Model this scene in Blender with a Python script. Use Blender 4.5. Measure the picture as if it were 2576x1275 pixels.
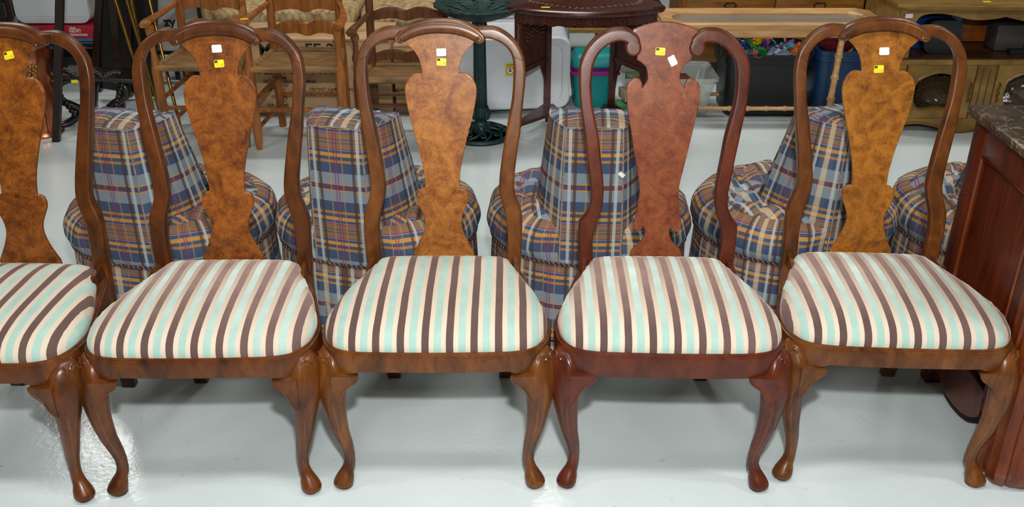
import bpy, bmesh, math, random
from math import sin, cos, pi, radians, sqrt, atan2
from mathutils import Vector, Matrix
random.seed(7)
S = bpy.context.scene
for o in list(bpy.data.objects): bpy.data.objects.remove(o)
COL = S.collection

# ------------------------------------------------------------------ camera
cam_d = bpy.data.cameras.new('camera'); cam = bpy.data.objects.new('camera', cam_d); COL.objects.link(cam)
cam_d.sensor_width = 36; cam_d.lens = 36*2420/2576; cam_d.clip_end = 60; cam_d.clip_start = .05
cam.location = (0, 0, 1.68); cam.rotation_euler = (radians(90-27.2), 0, 0)
S.camera = cam
# ------------------------------------------------------------------ world, lights, exposure
W = bpy.data.worlds.new('world'); S.world = W; W.use_nodes = True
W.node_tree.nodes['Background'].inputs[0].default_value = (.95, .97, 1, 1)
W.node_tree.nodes['Background'].inputs[1].default_value = .16
def area(name, loc, rot, sx, sy, e, col=(1, 1, 1)):
    d = bpy.data.lights.new(name, 'AREA'); d.shape = 'RECTANGLE'; d.size = sx; d.size_y = sy; d.energy = e; d.color = col
    o = bpy.data.objects.new(name, d); COL.objects.link(o); o.location = loc; o.rotation_euler = rot; return o
area('flash_lamp', (.05, .0, 2.12), (radians(47), 0, 0), .10, .07, 60, (1, .985, .96))
for (lx, ly) in ((-3.2, 1.2), (0, 1.2), (3.2, 1.2), (-3.1, 6.6), (0, 5.2), (3.2, 5.2), (0, -1.8)):
    area('ceiling_tube_light', (lx, ly, 3.5), (0, 0, 0), 1.2, .3, 43, (1, .97, .92))
S.view_settings.view_transform = 'Standard'; S.view_settings.look = 'None'
S.view_settings.gamma = 1; S.view_settings.use_curve_mapping = False
S.view_settings.exposure = .1

# ------------------------------------------------------------------ helpers
def lin(c):
    r = []
    for v in c:
        v /= 255; r.append(v/12.92 if v <= .04045 else ((v+.055)/1.055)**2.4)
    return (*r, 1)
class NT:
    def __init__(s, name):
        s.m = bpy.data.materials.new(name); s.m.use_nodes = True; s.t = s.m.node_tree
        s.b = s.t.nodes['Principled BSDF']
    def n(s, typ, **kw):
        nd = s.t.nodes.new('ShaderNode'+typ)
        for k, v in kw.items():
            if k[0] == '_': setattr(nd, k[1:], v)
            else:
                nd.inputs[int(k[1:]) if k[0] == 'i' and k[1:].isdigit() else k].default_value = v
        return nd
    def l(s, a, b): s.t.links.new(a, b)
    def ramp(s, fac, stops, const=False):
        r = s.n('ValToRGB'); cr = r.color_ramp
        if const: cr.interpolation = 'CONSTANT'
        while len(cr.elements) < len(stops): cr.elements.new(.5)
        for e, (p, c) in zip(cr.elements, stops): e.position = p; e.color = c if len(c) == 4 else (*c, 1)
        s.l(fac, r.inputs[0]); return r
    def math(s, op, a, b=None):
        m = s.n('Math', _operation=op)
        for i, v in enumerate((a, b)):
            if v is None: continue
            if isinstance(v, (int, float)): m.inputs[i].default_value = v
            else: s.l(v, m.inputs[i])
        return m.outputs[0]
    def mix(s, fac, a, b, mode='MIX'):
        m = s.n('Mix', _data_type='RGBA', _blend_type=mode)
        for v, i in ((fac, 0), (a, 6), (b, 7)):
            if isinstance(v, (int, float)): m.inputs[i].default_value = v
            elif isinstance(v, tuple): m.inputs[i].default_value = v
            else: s.l(v, m.inputs[i])
        return m.outputs[2]
    def bump(s, h, st, dist=.002):
        b = s.n('Bump'); b.inputs['Strength'].default_value = st; b.inputs['Distance'].default_value = dist
        s.l(h, b.inputs['Height']); s.l(b.outputs[0], s.b.inputs['Normal']); return b
MATS = {}
def flat(name, rgb, rough=.5, metal=0, alpha=None, spec=.5, bump=0, scale=60, vary=.12, coat=0, trans=0):
    if name in MATS: return MATS[name]
    q = NT(name); c = lin(rgb)
    tc = q.n('TexCoord'); nz = q.n('TexNoise', Scale=scale*.35, Detail=5)
    q.l(tc.outputs['Object'], nz.inputs['Vector'])
    dk = tuple(x*(1-vary) for x in c[:3])+(1,); lt = tuple(min(1, x*(1+vary)) for x in c[:3])+(1,)
    r = q.ramp(nz.outputs[0], [(.3, dk), (.7, lt)]); q.l(r.outputs[0], q.b.inputs['Base Color'])
    q.b.inputs['Roughness'].default_value = rough; q.b.inputs['Metallic'].default_value = metal
    q.b.inputs['Specular IOR Level'].default_value = spec; q.b.inputs['Coat Weight'].default_value = coat
    q.b.inputs['Coat Roughness'].default_value = .15
    if trans: q.b.inputs['Transmission Weight'].default_value = trans
    if alpha is not None: q.b.inputs['Alpha'].default_value = alpha
    if bump:
        n2 = q.n('TexNoise', Scale=scale, Detail=3); q.l(tc.outputs['Object'], n2.inputs['Vector']); q.bump(n2.outputs[0], bump)
    MATS[name] = q.m; return q.m
def wood(name, dark, mid, light, burl=False, rough=.3, grain=(14, 14, 1.6), coat=.3, specks=.0, orange=0):
    if name in MATS: return MATS[name]
    q = NT(name); tc = q.n('TexCoord'); oi = q.n('ObjectInfo')
    mp = q.n('Mapping'); mp.inputs['Scale'].default_value = (1, 1, 1) if burl else grain
    q.l(tc.outputs['Object'], mp.inputs[0])
    add = q.n('VectorMath', _operation='ADD'); q.l(mp.outputs[0], add.inputs[0])
    cmb = q.n('CombineXYZ'); rr = q.math('MULTIPLY', oi.outputs['Random'], 9.0)
    for i in range(3): q.l(rr, cmb.inputs[i])
    q.l(cmb.outputs[0], add.inputs[1]); v = add.outputs[0]
    if burl:
        n1 = q.n('TexNoise', Scale=13, Detail=8, Roughness=.66, Distortion=1.5); q.l(v, n1.inputs['Vector'])
        vo = q.n('TexVoronoi', _feature='SMOOTH_F1', Scale=34); vo.inputs['Smoothness'].default_value = .6
        wv = q.n('VectorMath', _operation='ADD'); sc = q.n('VectorMath', _operation='SCALE'); sc.inputs['Scale'].default_value = .06
        q.l(n1.outputs['Color'], sc.inputs[0]); q.l(v, wv.inputs[0]); q.l(sc.outputs[0], wv.inputs[1]); q.l(wv.outputs[0], vo.inputs['Vector'])
        ring = q.math('SINE', q.math('MULTIPLY', q.math('ADD', q.math('MULTIPLY', vo.outputs['Distance'], .8), n1.outputs[0]), 85.0))
        f = q.math('ADD', q.math('MULTIPLY', n1.outputs[0], 1.25), q.math('MULTIPLY', ring, .075))
        f = q.math('ADD', f, q.math('MULTIPLY', vo.outputs['Distance'], .22)); f = q.math('SUBTRACT', f, .18)
        nf = q.n('TexNoise', Scale=75, Detail=5, Roughness=.7, Distortion=.8); q.l(v, nf.inputs['Vector'])
        f = q.math('ADD', f, q.math('MULTIPLY', q.math('SUBTRACT', nf.outputs[0], .5), .75))
        base = q.ramp(f, [(.2, lin(dark)), (.48, lin(mid)), (.8, lin(light))])
    else:
        n1 = q.n('TexNoise', Scale=3.2, Detail=7, Roughness=.6, Distortion=.7); q.l(v, n1.inputs['Vector'])
        base = q.ramp(n1.outputs[0], [(.28, lin(dark)), (.52, lin(mid)), (.75, lin(light))])
    col = base.outputs[0]
    n3 = q.n('TexNoise', Scale=2.2 if burl else .9, Detail=2); q.l(v, n3.inputs['Vector'])
    r3 = q.ramp(n3.outputs[0], [(.35, (.70, .66, .62)), (.62, (1, 1, 1))]); col = q.mix(.6, col, r3.outputs[0], 'MULTIPLY')
    if specks:
        vs = q.n('TexVoronoi', Scale=75); q.l(tc.outputs['Object'], vs.inputs['Vector'])
        n5 = q.n('TexNoise', Scale=14, Detail=2); q.l(tc.outputs['Object'], n5.inputs['Vector'])
        a = q.math('LESS_THAN', vs.outputs['Distance'], .13); b = q.math('GREATER_THAN', n5.outputs[0], .56)
        col = q.mix(q.math('MULTIPLY', q.math('MULTIPLY', a, b), specks), col, lin((30, 14, 6)))
    q.l(col, q.b.inputs['Base Color'])
    q.b.inputs['Roughness'].default_value = rough; q.b.inputs['Coat Weight'].default_value = coat; q.b.inputs['Coat Roughness'].default_value = .22; q.b.inputs['Specular IOR Level'].default_value = .3
    n4 = q.n('TexNoise', Scale=620 if orange else 120, Detail=2); q.l(tc.outputs['Object'], n4.inputs['Vector'])
    q.bump(n4.outputs[0], 0.3 if orange else .06, .0006 if orange else .0012)
    if coat:
        nb = [n for n in q.t.nodes if n.type == 'BUMP'][0]; q.l(nb.outputs[0], q.b.inputs['Coat Normal'])
    MATS[name] = q.m; return q.m
def mesh_obj(name, verts, faces, mat, parent=None, ang=40, mats=None, mi=None, uv=None, loc=None):
    me = bpy.data.meshes.new(name); me.from_pydata([tuple(v) for v in verts], [], faces)
    for m in (mats or [mat]): me.materials.append(m)
    if mi:
        for p, i in zip(me.polygons, mi): p.material_index = i
    if uv:
        l = me.uv_layers.new(name='UVMap')
        for p in me.polygons:
            for k, li in enumerate(p.loop_indices): l.data[li].uv = uv[p.index][k]
    bm = bmesh.new(); bm.from_mesh(me); bmesh.ops.recalc_face_normals(bm, faces=bm.faces); bm.to_mesh(me); bm.free()
    return finish(name, me, parent, ang, loc)
def finish(name, me, parent, ang=40, loc=None):
    for p in me.polygons: p.use_smooth = True
    me.set_sharp_from_angle(angle=radians(ang))
    o = bpy.data.objects.new(name, me); COL.objects.link(o)
    if parent: o.parent = parent
    if loc: o.location = loc
    return o
class G:
    """collects simple shapes and builds ONE mesh object"""
    def __init__(s): s.v = []; s.f = []; s.mi = []; s.cur = 0
    def add(s, v, f, M=None):
        b = len(s.v); s.v += [M @ Vector(p) if M else Vector(p) for p in v]
        for q in f: s.f.append([i+b for i in q]); s.mi.append(s.cur)
        return s
    def box(s, x0, x1, y0, y1, z0, z1, M=None, ch=0):
        if ch <= 0:
            v = [(x, y, z) for x in (x0, x1) for y in (y0, y1) for z in (z0, z1)]
            return s.add(v, [(0, 1, 3, 2), (4, 6, 7, 5), (0, 4, 5, 1), (2, 3, 7, 6), (0, 2, 6, 4), (1, 5, 7, 3)], M)
        bm = bmesh.new(); r = bmesh.ops.create_cube(bm, size=1)
        for w in bm.verts: w.co = Vector(((x0+x1)/2+w.co.x*(x1-x0), (y0+y1)/2+w.co.y*(y1-y0), (z0+z1)/2+w.co.z*(z1-z0)))
        bmesh.ops.bevel(bm, geom=bm.edges[:], offset=ch, segments=2, affect='EDGES', profile=.5)
        bm.verts.index_update(); v = [w.co.copy() for w in bm.verts]; f = [[w.index for w in q.verts] for q in bm.faces]; bm.free()
        return s.add(v, f, M)
    def loft(s, rings, cap=True, closed=True, M=None):
        n = len(rings[0]); v = [p for r in rings for p in r]; f = []
        for i in range(len(rings)-1):
            for j in range(n if closed else n-1):
                k = (j+1) % n; f.append((i*n+j, i*n+k, (i+1)*n+k, (i+1)*n+j))
        if cap: f.append(tuple(range(n))); f.append(tuple((len(rings)-1)*n+j for j in range(n)))
        return s.add(v, f, M)
    def tube(s, pts, r, n=8, closed=False, M=None):
        pts = [Vector(p) for p in pts]; N = len(pts); rings = []; up = None
        for i in range(N):
            a = pts[(i-1) % N] if closed or i > 0 else pts[0]; b = pts[(i+1) % N] if closed or i < N-1 else pts[-1]
            t = (b-a).normalized()
            if up is None: up = Vector((0, 0, 1)) if abs(t.z) < .9 else Vector((1, 0, 0))
            up = (up-t*up.dot(t)).normalized(); w = t.cross(up)
            rr = r[i] if isinstance(r, (list, tuple)) else r
            rings.append([pts[i]+up*rr*cos(2*pi*k/n)+w*rr*sin(2*pi*k/n) for k in range(n)])
        if closed: rings.append(rings[0]); return s.loft(rings, False, True, M)
        return s.loft(rings, True, True, M)
    def lathe(s, prof, c=(0, 0, 0), n=16, M=None):
        return s.loft([[(c[0]+max(r, .0004)*cos(2*pi*k/n), c[1]+max(r, .0004)*sin(2*pi*k/n), c[2]+z) for k in range(n)] for r, z in prof], True, True, M)
    def sphere(s, c, rx, ry, rz, n=10, m=6, M=None):
        return s.loft([[(c[0]+rx*sin(pi*i/m)*cos(2*pi*k/n)+1e-6, c[1]+ry*sin(pi*i/m)*sin(2*pi*k/n), c[2]+rz*cos(pi*i/m)) for k in range(n)] for i in [.12]+list(range(1, m))+[m-.12]], True, True, M)
    def build(s, name, mat, parent=None, ang=40, mats=None, loc=None):
        return mesh_obj(name, s.v, s.f, mat, parent, ang, mats, s.mi if mats else None, loc=loc)
def cat(P, sub=4, closed=False):
    P = [Vector(p) for p in P]; n = len(P); out = []
    for i in range(n if closed else n-1):
        p0 = P[(i-1) % n] if closed or i > 0 else P[0]*2-P[1]; p1 = P[i]; p2 = P[(i+1) % n]
        p3 = P[(i+2) % n] if closed or i < n-2 else P[-1]*2-P[-2]
        for k in range(sub):
            t = k/sub
            out.append(.5*((2*p1)+(p2-p0)*t+(2*p0-5*p1+4*p2-p3)*t*t+(3*p1-p0-3*p2+p3)*t**3))
    if not closed: out.append(P[-1])
    return out
def segs(L, sub=4):
    out = []
    for s_ in L:
        c = cat(s_, sub) if len(s_) > 2 else [Vector(p) for p in s_]
        if out and (out[-1]-c[0]).length < 1e-6: c = c[1:]
        out += c
    return out
def mirror(half): return half + [Vector((-p.x, p.y)) for p in reversed(half) if abs(p.x) > 1e-5]
def plate(name, outline, th, bev, mat, parent, deform=None, cuts=(), ang=35, seg=2):
    """outline in (x, z); thickness along y; edges rounded; then bent by deform"""
    bm = bmesh.new(); vs = [bm.verts.new((p[0], -th/2, p[1])) for p in outline]
    f = bm.faces.new(vs); bm.normal_update(); bmesh.ops.triangulate(bm, faces=[f], ngon_method='EAR_CLIP')
    for z in cuts: bmesh.ops.bisect_plane(bm, geom=bm.verts[:]+bm.edges[:]+bm.faces[:], plane_co=(0, 0, z), plane_no=(0, 0, 1), dist=1e-5)
    r = bmesh.ops.extrude_face_region(bm, geom=bm.faces[:])
    bmesh.ops.translate(bm, vec=(0, th, 0), verts=[e for e in r['geom'] if isinstance(e, bmesh.types.BMVert)])
    bmesh.ops.recalc_face_normals(bm, faces=bm.faces)
    if bev:
        ed = [e for e in bm.edges if len(e.link_faces) == 2 and abs(e.link_faces[0].normal.y)+abs(e.link_faces[1].normal.y) > .9 and abs(e.link_faces[0].normal.dot(e.link_faces[1].normal)) < .2]
        bmesh.ops.bevel(bm, geom=ed, offset=bev, segments=seg, affect='EDGES', profile=.5)
    if deform:
        for v in bm.verts: v.co = Vector(deform(v.co))
    me = bpy.data.meshes.new(name); bm.to_mesh(me); bm.free(); me.materials.append(mat)
    o = finish(name, me, parent, 50)
    if bev: wn = o.modifiers.new('weighted', 'WEIGHTED_NORMAL'); wn.weight = 90; wn.keep_sharp = True
    return o
def text_obj(name, s_, size, mat, parent, fn, bold=0):
    c = bpy.data.curves.new('t', 'FONT'); c.body = s_; c.size = size; c.resolution_u = 2; c.offset = bold
    t = bpy.data.objects.new('t', c); COL.objects.link(t)
    dg = bpy.context.evaluated_depsgraph_get(); me = bpy.data.meshes.new_from_object(t.evaluated_get(dg))
    bpy.data.objects.remove(t)
    for v in me.vertices: v.co = Vector(fn(v.co))
    me.materials.clear(); me.materials.append(mat)
    o = bpy.data.objects.new(name, me); COL.objects.link(o); o.parent = parent; return o
def empty(name, loc, rz, label, catg, group=None):
    o = bpy.data.objects.new(name, None); COL.objects.link(o); o.location = loc; o.rotation_euler = (0, 0, rz)
    o.empty_display_size = .1; return tag(o, label, catg, group)
def tag(o, label, catg, group=None):
    o['label'] = label; o['category'] = catg
    if group: o['group'] = group
    return o
def struct(o): o['kind'] = 'structure'; return o
def interp(x, X, Y):
    if x <= X[0]: return Y[0]
    for i in range(len(X)-1):
        if x <= X[i+1]: return Y[i]+(Y[i+1]-Y[i])*(x-X[i])/(X[i+1]-X[i])
    return Y[-1]
def cinterp(x, X, Y):
    k = 0
    if x <= X[0]: return Y[0]
    if x >= X[-1]: return Y[-1]
    while x > X[k+1]: k += 1
    n = len(X); m = lambda i: (Y[min(i+1, n-1)]-Y[max(i-1, 0)])/(X[min(i+1, n-1)]-X[max(i-1, 0)])
    h = X[k+1]-X[k]; t = (x-X[k])/h
    return (2*t**3-3*t*t+1)*Y[k]+(t**3-2*t*t+t)*h*m(k)+(-2*t**3+3*t*t)*Y[k+1]+(t**3-t*t)*h*m(k+1)

# ------------------------------------------------------------------ setting
def floor_mat():
    q = NT('painted_concrete'); tc = q.n('TexCoord')
    n1 = q.n('TexNoise', Scale=.9, Detail=5, Roughness=.55); q.l(tc.outputs['Object'], n1.inputs['Vector'])
    c = q.ramp(n1.outputs[0], [(.3, lin((192, 204, 206))), (.7, lin((206, 216, 217)))]).outputs[0]
    n2 = q.n('TexNoise', Scale=26, Detail=4); q.l(tc.outputs['Object'], n2.inputs['Vector'])
    c = q.mix(q.ramp(n2.outputs[0], [(.70, (0, 0, 0)), (.78, (1, 1, 1))]).outputs[0], c, lin((165, 165, 160)))
    # hairline cracks
    n5 = q.n('TexNoise', Scale=2.3, Detail=6, Distortion=.6); q.l(tc.outputs['Object'], n5.inputs['Vector'])
    cr = q.math('LESS_THAN', q.math('ABSOLUTE', q.math('SUBTRACT', n5.outputs[0], .5)), .0007)
    n6 = q.n('TexNoise', Scale=1.7, Detail=1); q.l(tc.outputs['Object'], n6.inputs['Vector'])
    crm = q.math('MULTIPLY', cr, q.math('GREATER_THAN', n6.outputs[0], .55)); c = q.mix(q.math('MULTIPLY', crm, .15), c, lin((120, 118, 112)))
    q.l(c, q.b.inputs['Base Color'])
    n3 = q.n('TexNoise', Scale=60, Detail=3, Roughness=.6); q.l(tc.outputs['Object'], n3.inputs['Vector'])
    q.bump(n3.outputs[0], .15, .004)
    q.b.inputs['Roughness'].default_value = .16; q.b.inputs['Specular IOR Level'].default_value = .5
    return q.m
fl = G().box(-6, 6, -4, 9, -.12, 0).build('floor', floor_mat()); struct(fl)
wallm = flat('wall_paint', (150, 146, 138), .8)
struct(G().box(-6, 6, 9, 9.1, 0, 3.6).build('wall_back', wallm))
struct(G().box(-6.1, -6, -4, 9, 0, 3.6).build('wall_left', wallm))
struct(G().box(6, 6.1, -4, 9, 0, 3.6).build('wall_right', wallm))
struct(G().box(-6, 6, -4.1, -4, 0, 3.6).build('wall_front', wallm))
struct(G().box(-6, 6, -4, 9, 3.6, 3.7).build('ceiling', flat('ceiling_paint', (120, 118, 112), .9)))

# ------------------------------------------------------------------ dining chairs
PZ = [0, .2, .43, .55, .75, .9, 1.1]; PY = [.50, .455, .44, .452, .495, .535, .59]
prof = lambda z: cinterp(z, PZ, PY)
def bend(off=0): return lambda c: (c[0], c[1]+prof(c[2])+off, c[2])
CUTS = [.2, .43, .49, .55, .65, .75, .82, .9, .98]
def stripe_mat(name, sheen, painted_sheen=0):
    q = NT(name); tc = q.n('TexCoord'); sp = q.n('SeparateXYZ'); q.l(tc.outputs['Object'], sp.inputs[0])
    at = q.n('Attribute', _attribute_type='OBJECT', _attribute_name='stripe_shift')
    nz = q.n('TexNoise', Scale=5, Detail=2); q.l(tc.outputs['Object'], nz.inputs['Vector'])
    x = q.math('ADD', sp.outputs[0], q.math('MULTIPLY', q.math('SUBTRACT', nz.outputs[0], .5), .006))
    x = q.math('SUBTRACT', x, at.outputs['Fac']); P = .0588
    t = q.math('FRACT', q.math('ADD', q.math('DIVIDE', x, P), 10.5))
    dk, cr, mt = lin((92, 72, 68)), lin((204, 190, 172)), lin((160, 192, 182))
    r = q.ramp(t, [(0, mt), (.15, cr), (.35, dk), (.65, cr), (.85, mt)], True)
    col = r.outputs[0]
    if painted_sheen:      # sheen of brushed pile painted into base colour, lighter and greyer towards the back
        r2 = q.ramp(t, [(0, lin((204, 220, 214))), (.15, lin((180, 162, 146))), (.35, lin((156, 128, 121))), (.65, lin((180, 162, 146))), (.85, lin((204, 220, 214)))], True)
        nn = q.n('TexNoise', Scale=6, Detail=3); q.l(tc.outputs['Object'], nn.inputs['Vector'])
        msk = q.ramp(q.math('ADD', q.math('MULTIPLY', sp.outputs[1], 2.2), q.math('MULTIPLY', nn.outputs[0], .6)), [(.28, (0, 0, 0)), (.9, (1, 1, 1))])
        col = q.mix(q.math('MULTIPLY', msk.outputs[0], painted_sheen), col, r2.outputs[0])
    pile = q.ramp(t, [(0, (1, 1, 1)), (.15, (0, 0, 0)), (.35, (1, 1, 1)), (.65, (0, 0, 0)), (.85, (1, 1, 1))], True)
    n2 = q.n('TexNoise', Scale=22, Detail=4); q.l(tc.outputs['Object'], n2.inputs['Vector'])
    v = q.ramp(n2.outputs[0], [(.3, (.86, .86, .86)), (.7, (1.0, 1.0, 1.0))]).outputs[0]
    q.l(q.mix(pile.outputs[0], col, q.mix(1.0, col, v, 'MULTIPLY')), q.b.inputs['Base Color'])
    q.b.inputs['Roughness'].default_value = .85; q.b.inputs['Specular IOR Level'].default_value = .15
    q.l(q.math('MULTIPLY', pile.outputs[0], sheen), q.b.inputs['Sheen Weight']); q.b.inputs['Sheen Roughness'].default_value = .35
    q.b.inputs['Sheen Tint'].default_value = lin((235, 215, 205))
    w = q.n('TexNoise', Scale=700, Detail=1); q.l(tc.outputs['Object'], w.inputs['Vector'])
    h = q.math('ADD', q.math('MULTIPLY', pile.outputs[0], .5), q.math('MULTIPLY', w.outputs[0], .35)); q.bump(h, .35, .0015)
    return q.m
def seat_outline(grow=0, n=4):
    h = [(0, -.012), (.12, -.010), (.195, -.005), (.240, .012), (.267, .052), (.277, .105), (.2745, .15), (.260, .21), (.240, .29), (.220, .37), (.208, .408), (.188, .433), (.10, .440), (0, .441)]
    c = cat([Vector(p) for p in h], n); c[0].x = 0; c[-1].x = 0
    full = c + [Vector((-p.x, p.y)) for p in reversed(c[1:-1])]
    cx, cy = 0, .2; out = []; N = len(full)
    for i, p in enumerate(full):
        t = (full[(i+1) % N]-full[i-1]).normalized(); nr = Vector((t.y, -t.x)); out.append(p+nr*grow)
    return out
def scroll_path(cx, cz, r, a0, turns, sgn, k=18):
    return [(cx+sgn*r*(1-.75*i/k)*cos(a0+turns*2*pi*i/k), cz+r*(1-.75*i/k)*sin(a0+turns*2*pi*i/k)) for i in range(k+1)]
def sticker(parent, x, z, rgb, rot, txt, th):
    w, h = .0132, .0095; m = flat('sticker_yellow' if rgb[2] < 100 else 'sticker_white', rgb, .45, vary=.02)
    pts = [(-w, h*.55), (-w*.86, h), (w*.86, h), (w, h*.55), (w*.93, 0), (w, -h*.55), (w*.86, -h), (-w*.86, -h), (-w, -h*.55), (-w*.93, 0)]
    ca, sa = cos(rot), sin(rot)
    tr = lambda px, pz: (x+px*ca-pz*sa, z+px*sa+pz*ca)
    o = plate('price_sticker', [tr(*p) for p in pts][::-1], .0006, 0, m, parent, bend(-th/2-.0004))
    o['label'] = 'yellow price sticker' if rgb[2] < 100 else 'white price sticker'
    def fn(dx, dz, off=.0011):
        def f(c):
            a, b = tr(c.x+dx, c.y+dz); return (a, prof(b)-th/2-off, b)
        return f
    if txt:
        text_obj('price_digits', txt, .0105, flat('ink_faint', (176, 150, 20), .6) if rgb[2] < 100 else flat('ink_grey', (212, 212, 218), .6), o, fn(-.0105, -.0075))
        if rgb[2] < 100:
            g = G()
            for (a, b, c, d) in ((-.0115, -.0075, .0022, .0085), (-.0069, -.0035, .0022, .0085), (-.0105, -.0045, .0045, .006)):
                g.add([fn(0, 0)(Vector((a, c, 0))), fn(0, 0)(Vector((b, c, 0))), fn(0, 0)(Vector((b, d, 0))), fn(0, 0)(Vector((a, d, 0)))], [(0, 1, 2, 3)])
            g.build('printed_mark', flat('ink_black', (25, 22, 10), .6), o)
def front_leg_bm(sx, wide=0):
    """cabriole leg with pad foot; local chair coordinates"""
    Z = [.0, .003, .012, .0125, .020, .032, .045, .07, .097, .13, .172, .22, .26, .30, .33, .36, .385, .402]
    XC = [.2455, .2455, .2455, .2455, .2450, .2410, .2370, .2305, .2305, .2350, .2440, .2505, .2550, .2575, .2580, .2590, .2595, .2590]
    YC = [0, 0, 0, 0, 0, .004, .008, .0135, .0135, .0095, .004, .0025, .004, .009, .015, .022, .030, .037]
    HW = [.0185, .0205, .0205, .0250, .0258, .0235, .0190, .0148, .0150, .0175, .0205, .0240, .0275, .0300, .0295, .0265, .0210, .0110]
    RV = [.0185, .0205, .0205, .0250, .0255, .0230, .0180, .0145, .0150, .0172, .0200, .0245, .0300, .0375, .0415, .0400, .0330, .0170]
    g = G(); rings = []; n = 24; zs = []
    z = 0
    for i in range(len(Z)-1):
        k = 1 if Z[i+1]-Z[i] < .004 else (3 if Z[i+1]-Z[i] > .02 else 2)
        for j in range(k): zs.append(Z[i]+(Z[i+1]-Z[i])*j/k)
    zs.append(Z[-1]); d = Vector((sx*.7071, -.7071)); e = Vector((sx*.7071, .7071))
    def at(z):
        f = cinterp if z > .013 else interp
        xc, u, v = interp(z, Z, XC), f(z, Z, HW), f(z, Z, RV); return Vector((sx*xc, interp(z, Z, YC))), u, v
    for z in zs:
        c, u, v = at(z); sq = interp(z, [0, .1, .2, .34], [1, 1, .86, .72])
        toe = .004 if .011 < z < .05 else 0
        r = []
        for k in range(n):
            a = 2*pi*k/n; ca, sa = cos(a), sin(a)
            pa = abs(ca)**sq*(1 if ca >= 0 else -1); pb = abs(sa)**sq*(1 if sa >= 0 else -1)
            p = c+d*(pa*u+toe)+e*pb*v; r.append((p.x, p.y, z))
        rings.append(r)
    g.loft(rings)
    # carved arch: two C-scrolls meeting at the top of the knee
    for s in (-1, 1):
        path = [(.034, .312), (.0385, .332), (.0375, .354), (.0315, .374), (.022, .388), (.012, .391), (.0065, .386), (.0075, .380), (.012, .380)]
        pts = []
        for vv, zz in cat([Vector(p) for p in path], 3):
            c, u, v = at(min(zz, .39)); q = max(0, 1-abs(vv/max(v, .03))**2.6)**(1/2.6)
            p = c+d*(u*max(q, .35)+.0005)+e*s*vv; pts.append((p.x, p.y, zz))
        m = len(pts); g.tube(pts, [.0012+.0022*min(1, 3*i/m) for i in range(m)], 6)
    for s in (-1, 1):      # ridge that runs from each ear down the front of the leg
        pts = []
        for k in range(9):
            z = .292-.013*k; c, u, v = at(z); vv = v*(.80-.055*k); q = max(0, 1-abs(vv/v)**2.4)**(1/2.4); p = c+d*(u*q+.0002)+e*s*vv; pts.append((p.x, p.y, z))
        g.tube(pts, [.0022-.0002*k for k in range(9)], 6)
    # ears under the front rail and the side rail, with a raised rim
    top = [(0, .357), (.050, .351)]; edge = [(.050, .351), (.049, .343), (.042, .333), (.031, .326), (.022, .320), (.014, .310), (.009, .298), (.003, .286), (-.006, .275)]
    ec = cat([Vector(p) for p in edge], 3)
    for (o_, dr, nrm) in ((Vector((sx*.236, -.019)), Vector((-sx, .0)), Vector((0, -1))), (Vector((sx*.272, .035)), Vector((sx*.12, .993)), Vector((sx, 0)))):
        L = [Vector((-.012, .357))]+[Vector(top[1])]+ec[1:]+[Vector((-.012, .275))]
        fr = []; bk = []
        for a, zz in L:
            taper = .016 if zz > .27 else .012
            out = .010-.010*max(0, a)/.050 + (.006 if zz < .3 else 0)*0
            p = o_+dr*a+nrm*out; b = o_+dr*a-nrm*taper; fr.append((p.x, p.y, zz)); bk.append((b.x, b.y, zz))
        N = len(L); v = fr+bk; bm = bmesh.new(); vs = [bm.verts.new(p) for p in v]
        bm.faces.new(vs[:N]); bm.faces.new(vs[N:][::-1]); bm.normal_update()
        for i in range(N): j = (i+1) % N; bm.faces.new((vs[i], vs[j], vs[N+j], vs[N+i]))
        bmesh.ops.triangulate(bm, faces=[f for f in bm.faces if len(f.verts) > 4], ngon_method='EAR_CLIP'); bm.verts.index_update()
        g.add([q.co.copy() for q in bm.verts], [[w.index for w in f.verts] for f in bm.faces]); bm.free()
        rim = []
        for a, zz in ec:
            out = .010-.010*max(0, a)/.050; p = o_+dr*a+nrm*(out-.001); rim.append((p.x, p.y, zz+.001))
        g.tube(rim, [.0022+.0012*min(1, i/6, (len(rim)-1-i)/6) for i in range(len(rim))], 6)
    return g
def rail_bm(deep):
    O = seat_outline(.009); g = G(); N = len(O); rings = []
    zb = .355 if not deep else .350
    prf = [(0, 'b'), (0, .404), (-.0015, .408), (-.005, .4095), (-.0065, .413), (-.010, .415), (-.024, .415), (-.026, .406), (-.026, 'b')]
    rings = []
    for (off, zz) in prf:
        r = []
        for i, p in enumerate(O):
            t = (O[(i+1) % N]-O[i-1]).normalized(); nr = Vector((t.y, -t.x)); q = p+nr*off
            if zz == 'b':
                ax = abs(p.x); z = zb+(0 if deep else .009*max(0, min(1, (.198-ax)/.008)))*(1 if p.y < .1 else 0)
            else: z = zz
            r.append((q.x, q.y, z))
        rings.append(r)
    rings.append(rings[0]); g.loft(rings, False); return g
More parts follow.
